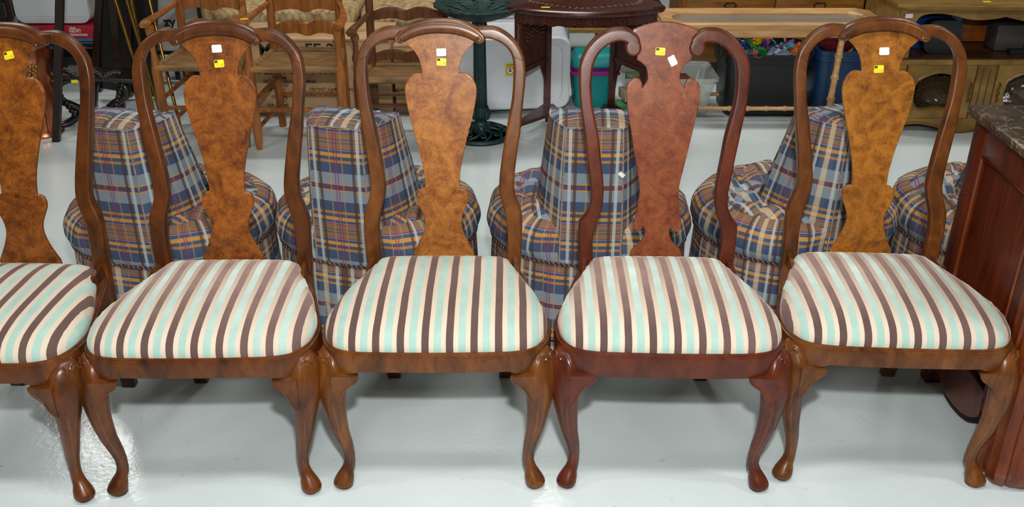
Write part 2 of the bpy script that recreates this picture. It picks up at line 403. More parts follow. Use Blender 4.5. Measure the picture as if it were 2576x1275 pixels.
def cushion_bm():
    O = [Vector((p.x*(1-.09*max(0, min(1, (p.y-.24)/.16))), p.y)) for p in seat_outline(0)]; N = len(O); C = Vector((0, .215)); rings = []
    R = [(1.0, -.006), (1.004, .004), (1.0, .013), (.985, .022), (.955, .032), (.90, .042), (.82, .050), (.7, .057), (.55, .063), (.4, .066), (.25, .068), (.1, .069), (.01, .069)]
    for k, h in R:
        r = []
        for i, p in enumerate(O):
            q = C+(p-C)*k; wob = .0012*sin(i*2.3)+.0008*sin(i*5.1) if k > .95 else 0
            back = .002*min(1, max(0, (q.y-.28)/.15))
            r.append((q.x*(1-.004), q.y+.002, .415+h*.98-back*(1 if h > .03 else h/.03)+wob))
        rings.append(r)
    g = G(); g.loft(rings, True); return g
def splat3():
    h = segs([[(0, 1.058), (.05, 1.05), (.104, 1.03)], [(.104, 1.03), (.088, 1.012), (.074, .9995), (.060, .981), (.052, .958), (.0485, .937)], [(.0485, .937), (.067, .9375), (.083, .928), (.094, .907), (.0955, .885), (.090, .852), (.079, .808), (.066, .760), (.055, .714), (.0485, .676), (.047, .639)],
        [(.047, .639), (.061, .6355), (.0695, .622), (.069, .602), (.0555, .571), (.050, .545), (.0545, .519), (.066, .490), (.083, .457)], [(.083, .457), (.088, .42)]], 2)
    return mirror(h)
def splat4():
    h = segs([[(.0, 1.067), (.025, 1.0645), (.058, 1.057), (.0855, 1.047)], [(.0855, 1.047), (.082, 1.02), (.0725, .984)], [(.0725, .984), (.0728, .972)], [(.0728, .972), (.0585, .964), (.0475, .952), (.0425, .933), (.0445, .917), (.0565, .90)],
        [(.0565, .90), (.0565, .911), (.0635, .923), (.0775, .925), (.0925, .914), (.0975, .895), (.0945, .854), (.0865, .813), (.0775, .764), (.0675, .716), (.0595, .677), (.0535, .646), (.0535, .615), (.0595, .573), (.0655, .544), (.0635, .527), (.0545, .52), (.0445, .525), (.0395, .538)],
        [(.0395, .538), (.0335, .527), (.0345, .51), (.0445, .489), (.0605, .472), (.0705, .456), (.073, .42)]], 2)
    return mirror(h)
LOWER = [((.2175, .51), (.177, .51)), ((.215, .44), (.175, .44)), ((.208, .3), (.168, .3)), ((.197, .12), (.157, .12)), ((.190, 0), (.150, 0))]
POST3 = [((.09, 1.05), (.09, 1.026)), ((.116, 1.053), (.114, 1.026)), ((.145, 1.052), (.137, 1.0235)), ((.173, 1.040), (.158, 1.0155)), ((.198, 1.019), (.1765, 1.002)), ((.2165, .99), (.189, .983)), ((.2245, .958), (.194, .957)), ((.2255, .92), (.1935, .92)), ((.220, .865), (.189, .865)), ((.213, .80), (.1765, .80)), ((.201, .714), (.162, .714)), ((.1955, .657), (.155, .657)), ((.198, .622), (.1565, .622)), ((.2105, .588), (.166, .588)), ((.2175, .562), (.173, .562))]
POST4 = [((.0645, 1.012), (.088, 1.002)), ((.0715, 1.032), (.0955, 1.007)), ((.0945, 1.0485), (.1035, 1.0165)), ((.1195, 1.052), (.1185, 1.020)), ((.1485, 1.048), (.1375, 1.016)), ((.1775, 1.033), (.1565, 1.006)), ((.200, 1.011), (.1735, .989)), ((.2165, .984), (.184, .970)), ((.2245, .96), (.189, .950)), ((.2255, .936), (.1905, .932)), ((.2245, .901), (.1915, .900)), ((.2205, .859), (.187, .859)), ((.2135, .816), (.1775, .816)), ((.2065, .773), (.168, .773)), ((.1975, .716), (.1605, .716)), ((.1915, .67), (.154, .67)), ((.186, .631), (.1515, .631)), ((.188, .595), (.1535, .595)), ((.2, .566), (.161, .566)), ((.2165, .545), (.169, .545))]
def section(o, i, th, r, dy, ne=2.0, nc=3):
    """rounded rectangle between outline points o and i; thickness along y"""
    o, i = Vector(o), Vector(i); m = (o+i)/2; d = (o-i); hw = d.length/2; d.normalize(); hh = th/2; out = []
    y0 = prof(m.y)+dy
    for sx, sy, a0 in ((1, 1, 0), (-1, 1, pi/2), (-1, -1, pi), (1, -1, 1.5*pi)):
        for k in range(nc+1):
            a = a0+pi/2*k/nc; u = sx*(hw-r)+r*cos(a); v = sy*(hh-r)+r*sin(a)
            p = m+d*u; out.append((p.x, prof(p.y)+dy+v, p.y))
    return out
def weighted(o):
    wn = o.modifiers.new('weighted', 'WEIGHTED_NORMAL'); wn.weight = 80; wn.keep_sharp = True; return o
def post_bm(kind, s, th, dy):
    A = POST3 if kind == 3 else POST4; B = [A[-1]]+LOWER; g = G(); rings = []
    def run(P, sub):
        return list(zip(cat([Vector(p[0]) for p in P], sub), cat([Vector(p[1]) for p in P], sub)))
    L = run(A, 4)+run(B, 3)[1:]
    for o, i in L: rings.append([(s*x, y, z) for x, y, z in section(o, i, th, .0065, dy)])
    g.loft(rings)
    if kind == 4:      # rounded scroll end
        cx, cz, R = .0838, 1.0045, .0212
        rr_ = []
        for k, (r, v) in enumerate([(R-.0065, -th/2), (R-.003, -th/2+.001), (R-.0008, -th/2+.0032), (R, -th/2+.0065), (R, th/2-.0065), (R-.003, th/2-.001), (R-.0065, th/2)]):
            rr_.append([(s*(cx+r*cos(2*pi*j/28)), prof(cz+r*sin(2*pi*j/28))+dy+v-.0006, cz+r*sin(2*pi*j/28)) for j in range(28)])
        g.loft(rr_)
    return g
def crest3(mat, parent, th=.044):
    half = [((0, 1.074), (0, 1.0395)), ((.043, 1.0715), (.041, 1.0365)), ((.075, 1.063), (.071, 1.0285)), ((.096, 1.0535), (.090, 1.0195)), ((.108, 1.045), (.100, 1.0165)), ((.1165, 1.0355), (.108, 1.0165)), ((.1195, 1.0275), (.115, 1.0195)), ((.1195, 1.025), (.118, 1.0225))]
    P = [((-a[0], a[1]), (-b[0], b[1])) for a, b in half[:0:-1]]+half
    O = cat([Vector(a) for a, b in P], 4); I = cat([Vector(b) for a, b in P], 4); rings = []
    for o, i in zip(O, I):
        m = (o+i)/2; d = o-i; hw = d.length/2; d = d.normalized() if hw > 1e-5 else Vector((0, 1)); r = []
        for k in range(20):
            a = 2*pi*k/20; ca, sa = cos(a), sin(a); u = abs(ca)**.62*(1 if ca > 0 else -1)*hw; v = abs(sa)**.72*(1 if sa > 0 else -1)*th/2*(.8+.2*min(1, hw/.012))
            p = m+d*u; r.append((p.x, prof(p.y)-.004+v, p.y))
        rings.append(r)
    o = G().loft(rings).build('crest_rail', mat, parent, 50)
    g = G(); yf = lambda z, k=0: prof(z)-.004-th/2-.0002+k
    arc = [(0, 1.0685), (.043, 1.066), (.076, 1.0565), (.097, 1.045), (.1105, 1.034)]
    for s in (-1, 1):
        path = [Vector(p) for p in arc] + [Vector((.1035+.0105*(1-.8*i/14)*cos(.1-i/14*2*pi*1.35), 1.027+.0095*(1-.8*i/14)*sin(.1-i/14*2*pi*1.35))) for i in range(15)]
        q = cat(path, 2); n = len(q)
        pts = [(s*p.x, yf(p.y, .006*max(0, 1-i/(n*.45))), p.y+.002*max(0, 1-i/(n*.45))) for i, p in enumerate(q)]
        g.tube(pts, [.0030]*n, 8)
        g.sphere((s*.1035, yf(1.027)-.001, 1.027), .0032, .003, .0032, 8, 4)
        g.sphere((s*.106, yf(1.027)+.008, 1.026), .0135, .009, .0105, 14, 6)
    g.build('carved_scroll', mat, o)
    return o
WDS = {}
def dining_chair(kind, woods, loc, rz, label, shift, seatmat, stickers):
    frame, burl = woods
    t = empty('dining_chair', loc, rz, label, 'chair', 'dining chairs in the front row')
    st = .012
    sp = plate('splat', splat3() if kind == 3 else splat4(), st, .0018, burl, t, bend(-.002), CUTS)
    pth = .032 if kind == 3 else .034
    for s in (1, -1): weighted(post_bm(kind, s, pth, -.004 if kind == 4 else 0).build('back_post', frame, t, 50))
    if kind == 3:
        crest3(frame, t)
        for s in (1, -1):
            bend_ = [(s*(.1905+.0295*k), prof(.984-.013*k)-pth/2-.0002, .984-.013*k) for k in (0.05, .35, .65, .95)]
            G().tube(bend_, .0006, 4).build('joint_line', flat('joint_dark', (34, 16, 8), .8), t)
    rb = rail_bm(kind == 4).build('seat_rail', frame, t, 35)
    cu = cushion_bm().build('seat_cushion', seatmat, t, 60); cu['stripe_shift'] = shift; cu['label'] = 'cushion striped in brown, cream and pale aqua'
    for s in (-1, 1):
        G().loft([[(s*.196, .335, z0), (s*.210, .335, z0), (s*.206, .43, z0), (s*.190, .43, z0)] if k == 0 else [(s*(.198), .335+.03*k, z0), (s*.208, .335+.03*k, z0), (s*.204, .43, z0), (s*.192, .43, z0)] for z0, k in ((.36, 0), (.425, 0), (.440, .35), (.447, 1))]).build('rail_bracket', frame, t)
    # shoe block that holds the splat
    G().box(-.11, .11, .425, .452, .385, .435, ch=.006).build('splat_shoe', frame, t)
    for s in (-1, 1):
        front_leg_bm(s).build('front_leg', frame, t, 50)
    for (x, z, rgb, rot, txt) in stickers: sticker(sp, x, z, rgb, rot, txt, st+.004)
    return t
Y_, W_ = (235, 215, 20), (238, 238, 240)
fr = lambda n, d, m, l, **k: wood(n, d, m, l, rough=.34, coat=.2, specks=.6, grain=(6, 6, 2.4), **k)
f_mid = fr('walnut_mid', (58, 29, 8), (98, 54, 18), (126, 77, 30))
f_dark = fr('walnut_dark', (48, 23, 5), (85, 43, 11), (112, 62, 19))
f_red = fr('walnut_red', (52, 20, 9), (84, 35, 17), (104, 48, 25), orange=1)
b_mid = wood('burl_mid', (84, 44, 14), (140, 82, 30), (178, 116, 50), True, .38, coat=.22, specks=.7)
b_dark = wood('burl_dark', (58, 27, 5), (110, 58, 14), (150, 86, 26), True, .38, coat=.22, specks=.7)
b_red = wood('burl_red', (70, 29, 15), (114, 56, 30), (138, 76, 42), True, .38, coat=.25, specks=.4)
b_gold = wood('burl_gold', (86, 46, 9), (140, 84, 22), (172, 112, 36), True, .38, coat=.2, specks=.7)
sm_plain = stripe_mat('striped_velvet', .2, .22); sm_painted_sheen = stripe_mat('striped_velvet_painted_sheen', .5, .85)  # both carry sheen painted into the colour, far stronger in the second
dining_chair(3, (f_dark, b_dark), (-1.336, 1.908, 0), radians(-1.5), 'walnut dining chair cut off by the left edge of the photo', .008, sm_plain, [(.013, .995, Y_, radians(12), '1118')])
dining_chair(3, (f_dark, b_dark), (-.764, 1.928, 0), radians(.9), 'dark walnut vase-splat dining chair, white sticker left above yellow one, second from left', .011, sm_painted_sheen, [(.0, 1.006, W_, radians(2), '10401'), (.004, .969, Y_, radians(4), '1118')])
dining_chair(3, (f_mid, b_mid), (-.188, 1.952, 0), radians(.2), 'walnut dining chair in the middle with ring-scratched burl vase splat', -.02, sm_plain, [(.003, .991, W_, radians(2), ''), (.003, .967, Y_, radians(-3), '1118')])
dining_chair(4, (f_red, b_red), (.389, 1.948, 0), radians(-1.5), 'reddish dining chair with open scrolled arms beside the splat and no crest rail', .008, sm_painted_sheen, [(-.012, .994, Y_, radians(-3), '1118'), (.021, .971, W_, radians(-62), '')])
dining_chair(3, (f_mid, b_gold), (.956, 1.971, 0), radians(-3), 'golden burl vase-splat dining chair beside the marble-topped dresser', .0226, sm_painted_sheen, [(.005, .989, W_, radians(2), '10401'), (-.005, .944, Y_, radians(3), '1118')])

# ------------------------------------------------------------------ plaid slipper chairs
def plaid_mat():
    q = NT('plaid_cotton'); uv = q.n('UVMap', _uv_map='UVMap'); sp = q.n('SeparateXYZ'); q.l(uv.outputs[0], sp.inputs[0])
    blue, gb, gold, brn, mag, lt, dkb, crm = [lin(c) for c in ((62, 78, 106), (122, 136, 148), (184, 132, 66), (130, 100, 76), (128, 34, 80), (190, 198, 192), (72, 52, 38), (222, 200, 160))]
    def band(c, P):
        t = q.math('FRACT', q.math('ADD', q.math('DIVIDE', c, P), 10.0)); return q.math('MULTIPLY', q.math('ABSOLUTE', q.math('SUBTRACT', t, .5)), 2.0)
    v = band(sp.outputs[1], .288)      # 1 = magenta line between golds, 0 = middle of the brown band
    weft = q.ramp(v, [(0, brn), (.025, blue), (.045, brn), (.16, mag), (.172, gb), (.19, blue), (.25, gold), (.325, blue), (.40, lin((160, 114, 70))), (.46, blue), (.68, gb), (.915, gold), (.945, blue), (.985, mag)], True)
    u = band(sp.outputs[0], .215)
    # warp stripes laid over the weft
    wc = q.ramp(u, [(0, crm), (.08, gb), (.2, blue), (.31, lt), (.40, brn), (.46, dkb), (.55, blue), (.80, gold), (.835, brn), (.945, mag), (.972, brn)], True)
    wa = q.ramp(u, [(0, (.5,)*3), (.08, (.1,)*3), (.2, (.0,)*3), (.31, (.6,)*3), (.40, (.0,)*3), (.46, (.78,)*3), (.55, (.0,)*3), (.80, (.55,)*3), (.835, (.0,)*3), (.945, (.8,)*3), (.972, (.1,)*3)], True)
    c = q.mix(wa.outputs[0], weft.outputs[0], wc.outputs[0])
    wv = q.n('TexNoise', Scale=5, Detail=2); cm = q.n('CombineXYZ'); q.l(q.math('MULTIPLY', sp.outputs[0], 40.), cm.inputs[0]); q.l(q.math('MULTIPLY', sp.outputs[1], 220.), cm.inputs[1]); q.l(cm.outputs[0], wv.inputs['Vector'])
    c = q.mix(.5, c, q.ramp(wv.outputs[0], [(.3, (.7, .7, .7)), (.7, (1.15, 1.15, 1.15))]).outputs[0], 'MULTIPLY')
    q.l(c, q.b.inputs['Base Color']); q.b.inputs['Roughness'].default_value = .75; q.b.inputs['Specular IOR Level'].default_value = .25
    q.bump(wv.outputs[0], .12, .001); return q.m
PL = plaid_mat()
def grid_uv(name, rings, uvs, mat, parent, closed=False, ang=60):
    """rings: list of point lists, uvs the same shape"""
    n = len(rings[0]); v = [p for r in rings for p in r]; U = [p for r in uvs for p in r]; f = []; uv = []
    for i in range(len(rings)-1):
        for j in range(n-1):
            q = (i*n+j, i*n+j+1, (i+1)*n+j+1, (i+1)*n+j); f.append(q); uv.append([U[k] for k in q])
    return mesh_obj(name, v, f, mat, parent, ang, uv=uv)
rope_a, rope_b = flat('cord_purple', (34, 20, 42), .6), flat('cord_gold', (118, 78, 56), .6)
def rope(g, pts, r, pitch, closed=False):
    pts = [Vector(p) for p in pts]; d = 0; A = []; B = []
    for i, p in enumerate(pts):
        if i: d += (pts[i]-pts[i-1]).length
        t = (pts[min(i+1, len(pts)-1)]-pts[max(i-1, 0)]).normalized(); s_ = Vector((0, 0, 1)); w = t.cross(s_)
        a = 2*pi*d/pitch; A.append(p+(s_*cos(a)+w*sin(a))*r*.55); B.append(p-(s_*cos(a)+w*sin(a))*r*.55)
    g.cur = 0; g.tube(A, r*.62, 5); g.cur = 1; g.tube(B, r*.62, 5)
def resample(pts, step):
    pts = [Vector(p) for p in pts]; out = [pts[0]]; need = step
    for a, b in zip(pts, pts[1:]):
        L = (b-a).length; pos = need
        while pos <= L: out.append(a+(b-a)*(pos/L)); pos += step
        need = pos-L
    return out
def slipper_chair(loc, rz, label, ph=0):
    """local: rear panel on y = 0 (towards the camera), seat runs to +y"""
    t = empty('slipper_chair', loc, rz, label, 'chair', 'plaid slipper chairs behind the dining chairs')
    cy, R = .270, .315
    def plan(k, grow=0, sq=2.25):
        a = -pi/2+2*pi*k; ca, sa = cos(a), sin(a)
        x = (abs(ca)**(2/sq))*(1 if ca > 0 else -1)*(R+grow); y = cy+(abs(sa)**(2/sq))*(1 if sa > 0 else -1)*(R-.035+grow); return x, y
    N = 96
    # seat: side roll + tufted top
    def tuft(x, y):
        a, b = (x+y)/.125, (x-y)/.125
        return .030*(max(0, abs(sin(pi*a))*abs(sin(pi*b))))**.42
    rings = []; uvs = []
    prf = [(.0, .30), (.012, .315), (.020, .34), (.020, .365), (.012, .39), (-.006, .41), (-.03, .423), (-.06, .428)]
    for off, z in prf:
        r = []; u = []
        for k in range(N+1):
            x, y = plan(k/N, off); rad = 1-.02*abs(sin(14*pi*k/N))*(z > .35)
            r.append((x*rad, max(.006, cy+(y-cy)*rad), z)); u.append((k/N*2.05+ph, z))
        rings.append(r); uvs.append(u)
    grid_uv('seat_side', rings, uvs, PL, t)
    rings = []; uvs = []; M = 34
    for i in range(M+1):
        rr = (1-i/M*.995); r = []; u = []
        for k in range(N+1):
            x, y = plan(k/N, -.012); x *= rr; y = cy+(y-cy)*rr; e = min(1, (1-rr)/.22)
            z = .408+.024*sin(pi/2*e)+tuft(x, y-cy)*e-.012*e; r.append((x, max(.006, y), z)); u.append((x+.02*sin(9*y)+ph, y+.02*sin(11*x)))
        rings.append(r); uvs.append(u)
    grid_uv('tufted_seat', rings, uvs, PL, t)
    # skirt with kick pleats
    rings = []; uvs = []
    for z, o, w in ((.302, 0, 0), (.27, .004, .002), (.18, .008, .006), (.09, .012, .010), (.03, .016, .012)):
        r = []; u = []
        for k in range(2*N+1):
            q = k/(2*N); pl_ = -w*max(0, sin(2*pi*q*26))**3; x, y = plan(q, o+pl_); y = max(y, -.008-o) ; r.append((x, y, z)); u.append((q*2.05+ph, z-.15))
        rings.append(r); uvs.append(u)
    grid_uv('skirt', rings, uvs, PL, t)
    # upright back: narrow rear panel, flaring side panels
    # rows: z, rear half width, front half width, rear y, front y
    rows = [(.27, .092, .172, .0, .26), (.33, .092, .172, -.002, .262), (.42, .091, .170, -.003, .245), (.50, .089, .160, -.003, .225), (.60, .086, .148, -.002, .205), (.68, .083, .138, .0, .188), (.72, .081, .133, .002, .182), (.738, .080, .130, .003, .18)]
    # rear panel
    rings = []; uvs = []
    for z, a, b, y0, y1 in rows:
        rings.append([(a*x, y0-.006*(1-x*x), z) for x in [-1+i*.25 for i in range(9)]]); uvs.append([(a*x, z+.02) for x in [-1+i*.25 for i in range(9)]])
    # panel carries on down to the skirt hem
    rings.insert(0, [(.094*x, -.010-.006*(1-x*x), .03) for x in [-1+i*.25 for i in range(9)]]); uvs.insert(0, [(.094*x, .05) for x in [-1+i*.25 for i in range(9)]])
    rings.insert(1, [(.093*x, -.004-.006*(1-x*x), .268) for x in [-1+i*.25 for i in range(9)]]); uvs.insert(1, [(.093*x, .288) for x in [-1+i*.25 for i in range(9)]])
    grid_uv('back_panel', rings, uvs, PL, t)
    for s in (-1, 1):
        rings = []; uvs = []
        for z, a, b, y0, y1 in rows:
            r = []; u = []
            for i in range(11):
                k = i/10; x = a+(b-a)*(sin(k*pi/2)**.9 if k else 0); y = y0+(y1-y0)*k; bul = .010*sin(pi*k)*(1 if z > .3 else .5)
                x += bul; r.append((s*x, y, z)); u.append((.30+k*.26+s*.03, z+.02))
            rings.append(r); uvs.append(u)
        grid_uv('side_panel', rings, uvs, PL, t)
    # top boxing and inner face
    z, a, b, y0, y1 = rows[-1]
    rings = []; uvs = []
    for i in range(15):
        k = i/14; y = y0+(y1-y0)*k; w = a+(b-a)*(sin(k*pi/2)**.9 if k else 0)+.010*sin(pi*k)
        hh = .738+.020*sin(pi*min(1, k*1.15+.0))**.6 if k*1.15 < 1 else .738
        r = [(w*x, y, .738+(hh-.738)*(1-abs(x)**6)-(0.005*max(0, cos(x*3*pi))**6 if .15 < k and abs(x) < .9 else 0)) for x in [-1+j/10 for j in range(21)]]
        rings.append(r); uvs.append([(w*x+.03+ph, y*1.3+.13) for x in [-1+j/10 for j in range(21)]])
    for zz, yy, ww in ((.66, .20, .138), (.55, .23, .15), (.40, .27, .17)):
        rings.append([(ww*x, yy+.03*(1-x*x)*0, zz) for x in [-1+j/10 for j in range(21)]]); uvs.append([(ww*x+.03+ph, .738-zz+.36) for x in [-1+j/10 for j in range(21)]])
    grid_uv('back_top', rings, uvs, PL, t)
    # piping round the rear panel
    pip = [(-.0925, -.004, .27)]+[(-r[1]-.001, r[3]-.001, r[0]) for r in rows[1:]]+[(0, rows[-1][3]-.006, .742)]+[(r[1]+.001, r[3]-.001, r[0]) for r in rows[::-1]]
    g = G(); g.tube(cat([Vector(p) for p in pip[:8]], 3), .0022, 6); g.tube([Vector(pip[7]), Vector(pip[8]), Vector(pip[9])], .0022, 6); g.tube(cat([Vector(p) for p in pip[9:]], 3), .0022, 6)
    g.build('piping', flat('piping_cream', (150, 132, 112), .7, vary=.5, scale=500), t)
    pts = []
    for k in range(401):
        x, y = plan(k/400, .005); y = max(y, -.014); pts.append((x, y, .300))
    g = G(); rope(g, resample(pts, .0045), .0050, .016); g.build('cord_trim', None, t, mats=[rope_a, rope_b])
    # short dark block feet under the hem
    for (x, y) in ((-.19, .1), (.19, .1), (-.19, .44), (.19, .44)):
        G().lathe([(.014, 0), (.022, .02), (.024, .1)], (x, y, 0), 10).build('foot', flat('foot_dark', (28, 18, 12), .4), t)
    return t
slipper_chair((-1.178, 2.615, 0), radians(-13.5), 'plaid slipper chair behind the dining chair at far left', .02)
slipper_chair((-.512, 2.62, 0), radians(-15.5), 'plaid slipper chair showing its back between second and third dining chairs', .05)
t_ = slipper_chair((.238, 2.615, 0), radians(-3), 'plaid slipper chair seen straight from behind, left of the reddish dining chair', 0)
slipper_chair((1.045, 2.66, 0), radians(25), 'plaid slipper chair turned away behind the golden dining chair', .09)
slipper_chair((1.60, 2.62, 0), radians(0), 'plaid slipper chair mostly hidden behind the marble-topped dresser', .04)
G().box(-.009, .009, -.002, .004, -.005, .007, Matrix.Translation((.082, -.008, .6)) @ Matrix.Rotation(.7, 4, 'Y')).build('loose_tag', flat('tag_white', (235, 235, 232), .5), t_)

# ------------------------------------------------------------------ marble-topped dresser at right
mah = wood('mahogany', (52, 16, 5), (84, 30, 10), (106, 44, 16), rough=.38, coat=.25, grain=(10, 10, 1.2))
mah_l = wood('mahogany_light', (70, 26, 8), (108, 48, 16), (132, 66, 24), rough=.38, coat=.25, grain=(10, 10, 1.2))
def marble():
    q = NT('emperador_marble'); tc = q.n('TexCoord')
    n1 = q.n('TexNoise', Scale=7, Detail=8, Roughness=.65, Distortion=1.2); q.l(tc.outputs['Object'], n1.inputs['Vector'])
    b = q.ramp(n1.outputs[0], [(.3, lin((34, 26, 21))), (.55, lin((62, 50, 41))), (.75, lin((92, 78, 64)))]).outputs[0]
    n2 = q.n('TexNoise', Scale=8, Detail=8, Distortion=1.6); q.l(tc.outputs['Object'], n2.inputs['Vector'])
    vein = q.ramp(q.math('ABSOLUTE', q.math('SUBTRACT', n2.outputs[0], .5)), [(.0, (1, 1, 1)), (.010, (0, 0, 0))])
    q.l(q.mix(q.math('MULTIPLY', vein.outputs[0], .4), b, lin((196, 172, 132))), q.b.inputs['Base Color']); q.b.inputs['Roughness'].default_value = .18; return q.m
t = empty('marble_top_dresser', (1.245, 1.96, 0), 0, 'mahogany dresser with brown marble top at right edge, behind golden dining chair', 'dresser')
D = .50; Wd = 1.0; Hh = .83
g = G().box(.012, Wd-.02, .03, D-.02, .14, Hh); g.build('body', mah, t)
# side panel frame (left face, x = 0)
g = G(); g.box(0, .02, .06, .125, .14, Hh, ch=.003); g.box(0, .02, D-.075, D-.0, .10, Hh, ch=.003); g.box(.001, .02, .125, D-.075, Hh-.09, Hh, ch=.003)
g.build('side_frame', mah, t)
pts = segs([[(.125, .20), (.125, .12)], [(.125, .12), (.17, .085), (.23, .065), (.29, .06), (.34, .07), (.39, .085), (.43, .09)], [(.43, .09), (.43, .20)]], 5)
ap = plate('side_apron', pts, .022, .003, mah, t, lambda c: (c[1]+.009, c[0], c[2]))
g = G(); z0, z1, a0, a1 = .185, Hh-.09, .125, D-.075
g.tube([(.003, a0, z0), (.003, a0, z1), (.003, a1, z1), (.003, a1, z0)], .006, 6, True); g.build('panel_moulding', mah_l, t)
# canted fluted pilaster with ogee foot at the front corner
def pil(z, k=0):
    P = [(-.004, .075), (-.004, .045), (.004, .042), (.004, .030), (-.002, .026), (.006, -.002), (.026, -.016), (.034, -.011), (.044, -.019), (.075, -.026), (.085, -.020), (.095, -.026), (.118, -.022), (.118, .075)]
    return [(x-k*(.5 if x < .06 else 0), y-k if y < .03 else y, z) for x, y in P]
g = G(); g.loft([pil(0, .0), pil(.02, .014), pil(.05, .020), pil(.10, .010), pil(.15, 0), pil(Hh-.02, 0), pil(Hh-.012, .008), pil(Hh, .010)]); g.build('corner_pilaster', mah_l, t, 30)
for x in (.0, Wd-.07): G().box(x+.005, x+.055, D-.05, D-.005, 0, .16, ch=.004).build('rear_foot', mah, t)
G().loft([[(q[0]+Wd-.12, q[1], q[2]) for q in pil(z, k)] for z, k in ((0, 0), (.05, .02), (.15, 0), (Hh, 0))]).build('corner_pilaster', mah_l, t, 30)
for i in range(4):
    z = .17+i*.165; d = G().box(.13, Wd-.13, .004, .035, z, z+.155, ch=.005).build('drawer', mah_l, t)
    for x in (.3, .7): G().lathe([(.006, 0), (.006, .012), (.013, .018), (.011, .026), (0, .028)], (0, 0, 0), 12, Matrix.Translation((x*Wd, .004, z+.078)) @ Matrix.Rotation(pi/2, 4, 'X')).build('drawer_knob', flat('brass', (150, 116, 58), .35, 1), d)
g = G(); mp = [(-.028, D+.004), (-.030, .02), (-.018, -.02), (.03, -.036), (.06, -.028), (.09, -.042), (.5, -.055), (Wd-.09, -.042), (Wd-.03, -.036), (Wd+.02, -.02), (Wd+.02, D+.004)]
g.loft([[(x*k+(.5*(1-k)), y*k+.2*(1-k), z) for x, y in mp] for z, k in ((Hh, .975), (Hh+.004, .99), (Hh+.012, .992), (Hh+.016, 1.0), (Hh+.026, 1.0), (Hh+.030, .992))]); g.build('marble_top', marble(), t, 35)
o = G().box(-.012, .012, -.008, .008, 0, .0008, Matrix.Translation((.065, .33, Hh+.0302)) @ Matrix.Rotation(.3, 4, 'Z')).build('price_sticker', flat('sticker_white', (238, 238, 240), .45), t); o['label'] = 'white price sticker'
for (y, z) in ((.46, .70), (.46, .62)):
    G().sphere((-.001, y, z), .003, .004, .004).build('screw_plug', flat('dark_plug', (40, 16, 8), .4), t)
# ------------------------------------------------------------------ rush-seat ladder-back armchairs
maple = wood('maple_amber', (112, 62, 22), (150, 90, 38), (176, 112, 54), rough=.35, coat=.2)
oakb = wood('maple_brown', (70, 38, 18), (104, 62, 36), (126, 80, 50), rough=.35, coat=.2)
def rush_mat():
    q = NT('rush'); tc = q.n('TexCoord'); mp = q.n('Mapping'); mp.inputs['Scale'].default_value = (8, 240, 8); q.l(tc.outputs['Object'], mp.inputs[0])
    n = q.n('TexNoise', Scale=1, Detail=3); q.l(mp.outputs[0], n.inputs['Vector'])
    q.l(q.ramp(n.outputs[0], [(.3, lin((84, 58, 26))), (.7, lin((150, 112, 60)))]).outputs[0], q.b.inputs['Base Color']); q.b.inputs['Roughness'].default_value = .6; q.bump(n.outputs[0], .5, .003); return q.m
rush = rush_mat()
def slat_outline(w, h, z):
    top = cat([Vector(p) for p in [(-w, z+h*.62), (-w*.62, z+h*.98), (-w*.3, z+h*1.02), (-w*.1, z+h*.86), (0, z+h*.78), (w*.1, z+h*.86), (w*.3, z+h*1.02), (w*.62, z+h*.98), (w, z+h*.62)]], 3)
    bot = cat([Vector(p) for p in [(w, z), (w*.6, z+h*.14), (w*.32, z+h*.16), (w*.1, z+h*.0), (0, z-h*.03), (-w*.1, z), (-w*.32, z+h*.16), (-w*.6, z+h*.14), (-w, z)]], 3)
    return top+bot
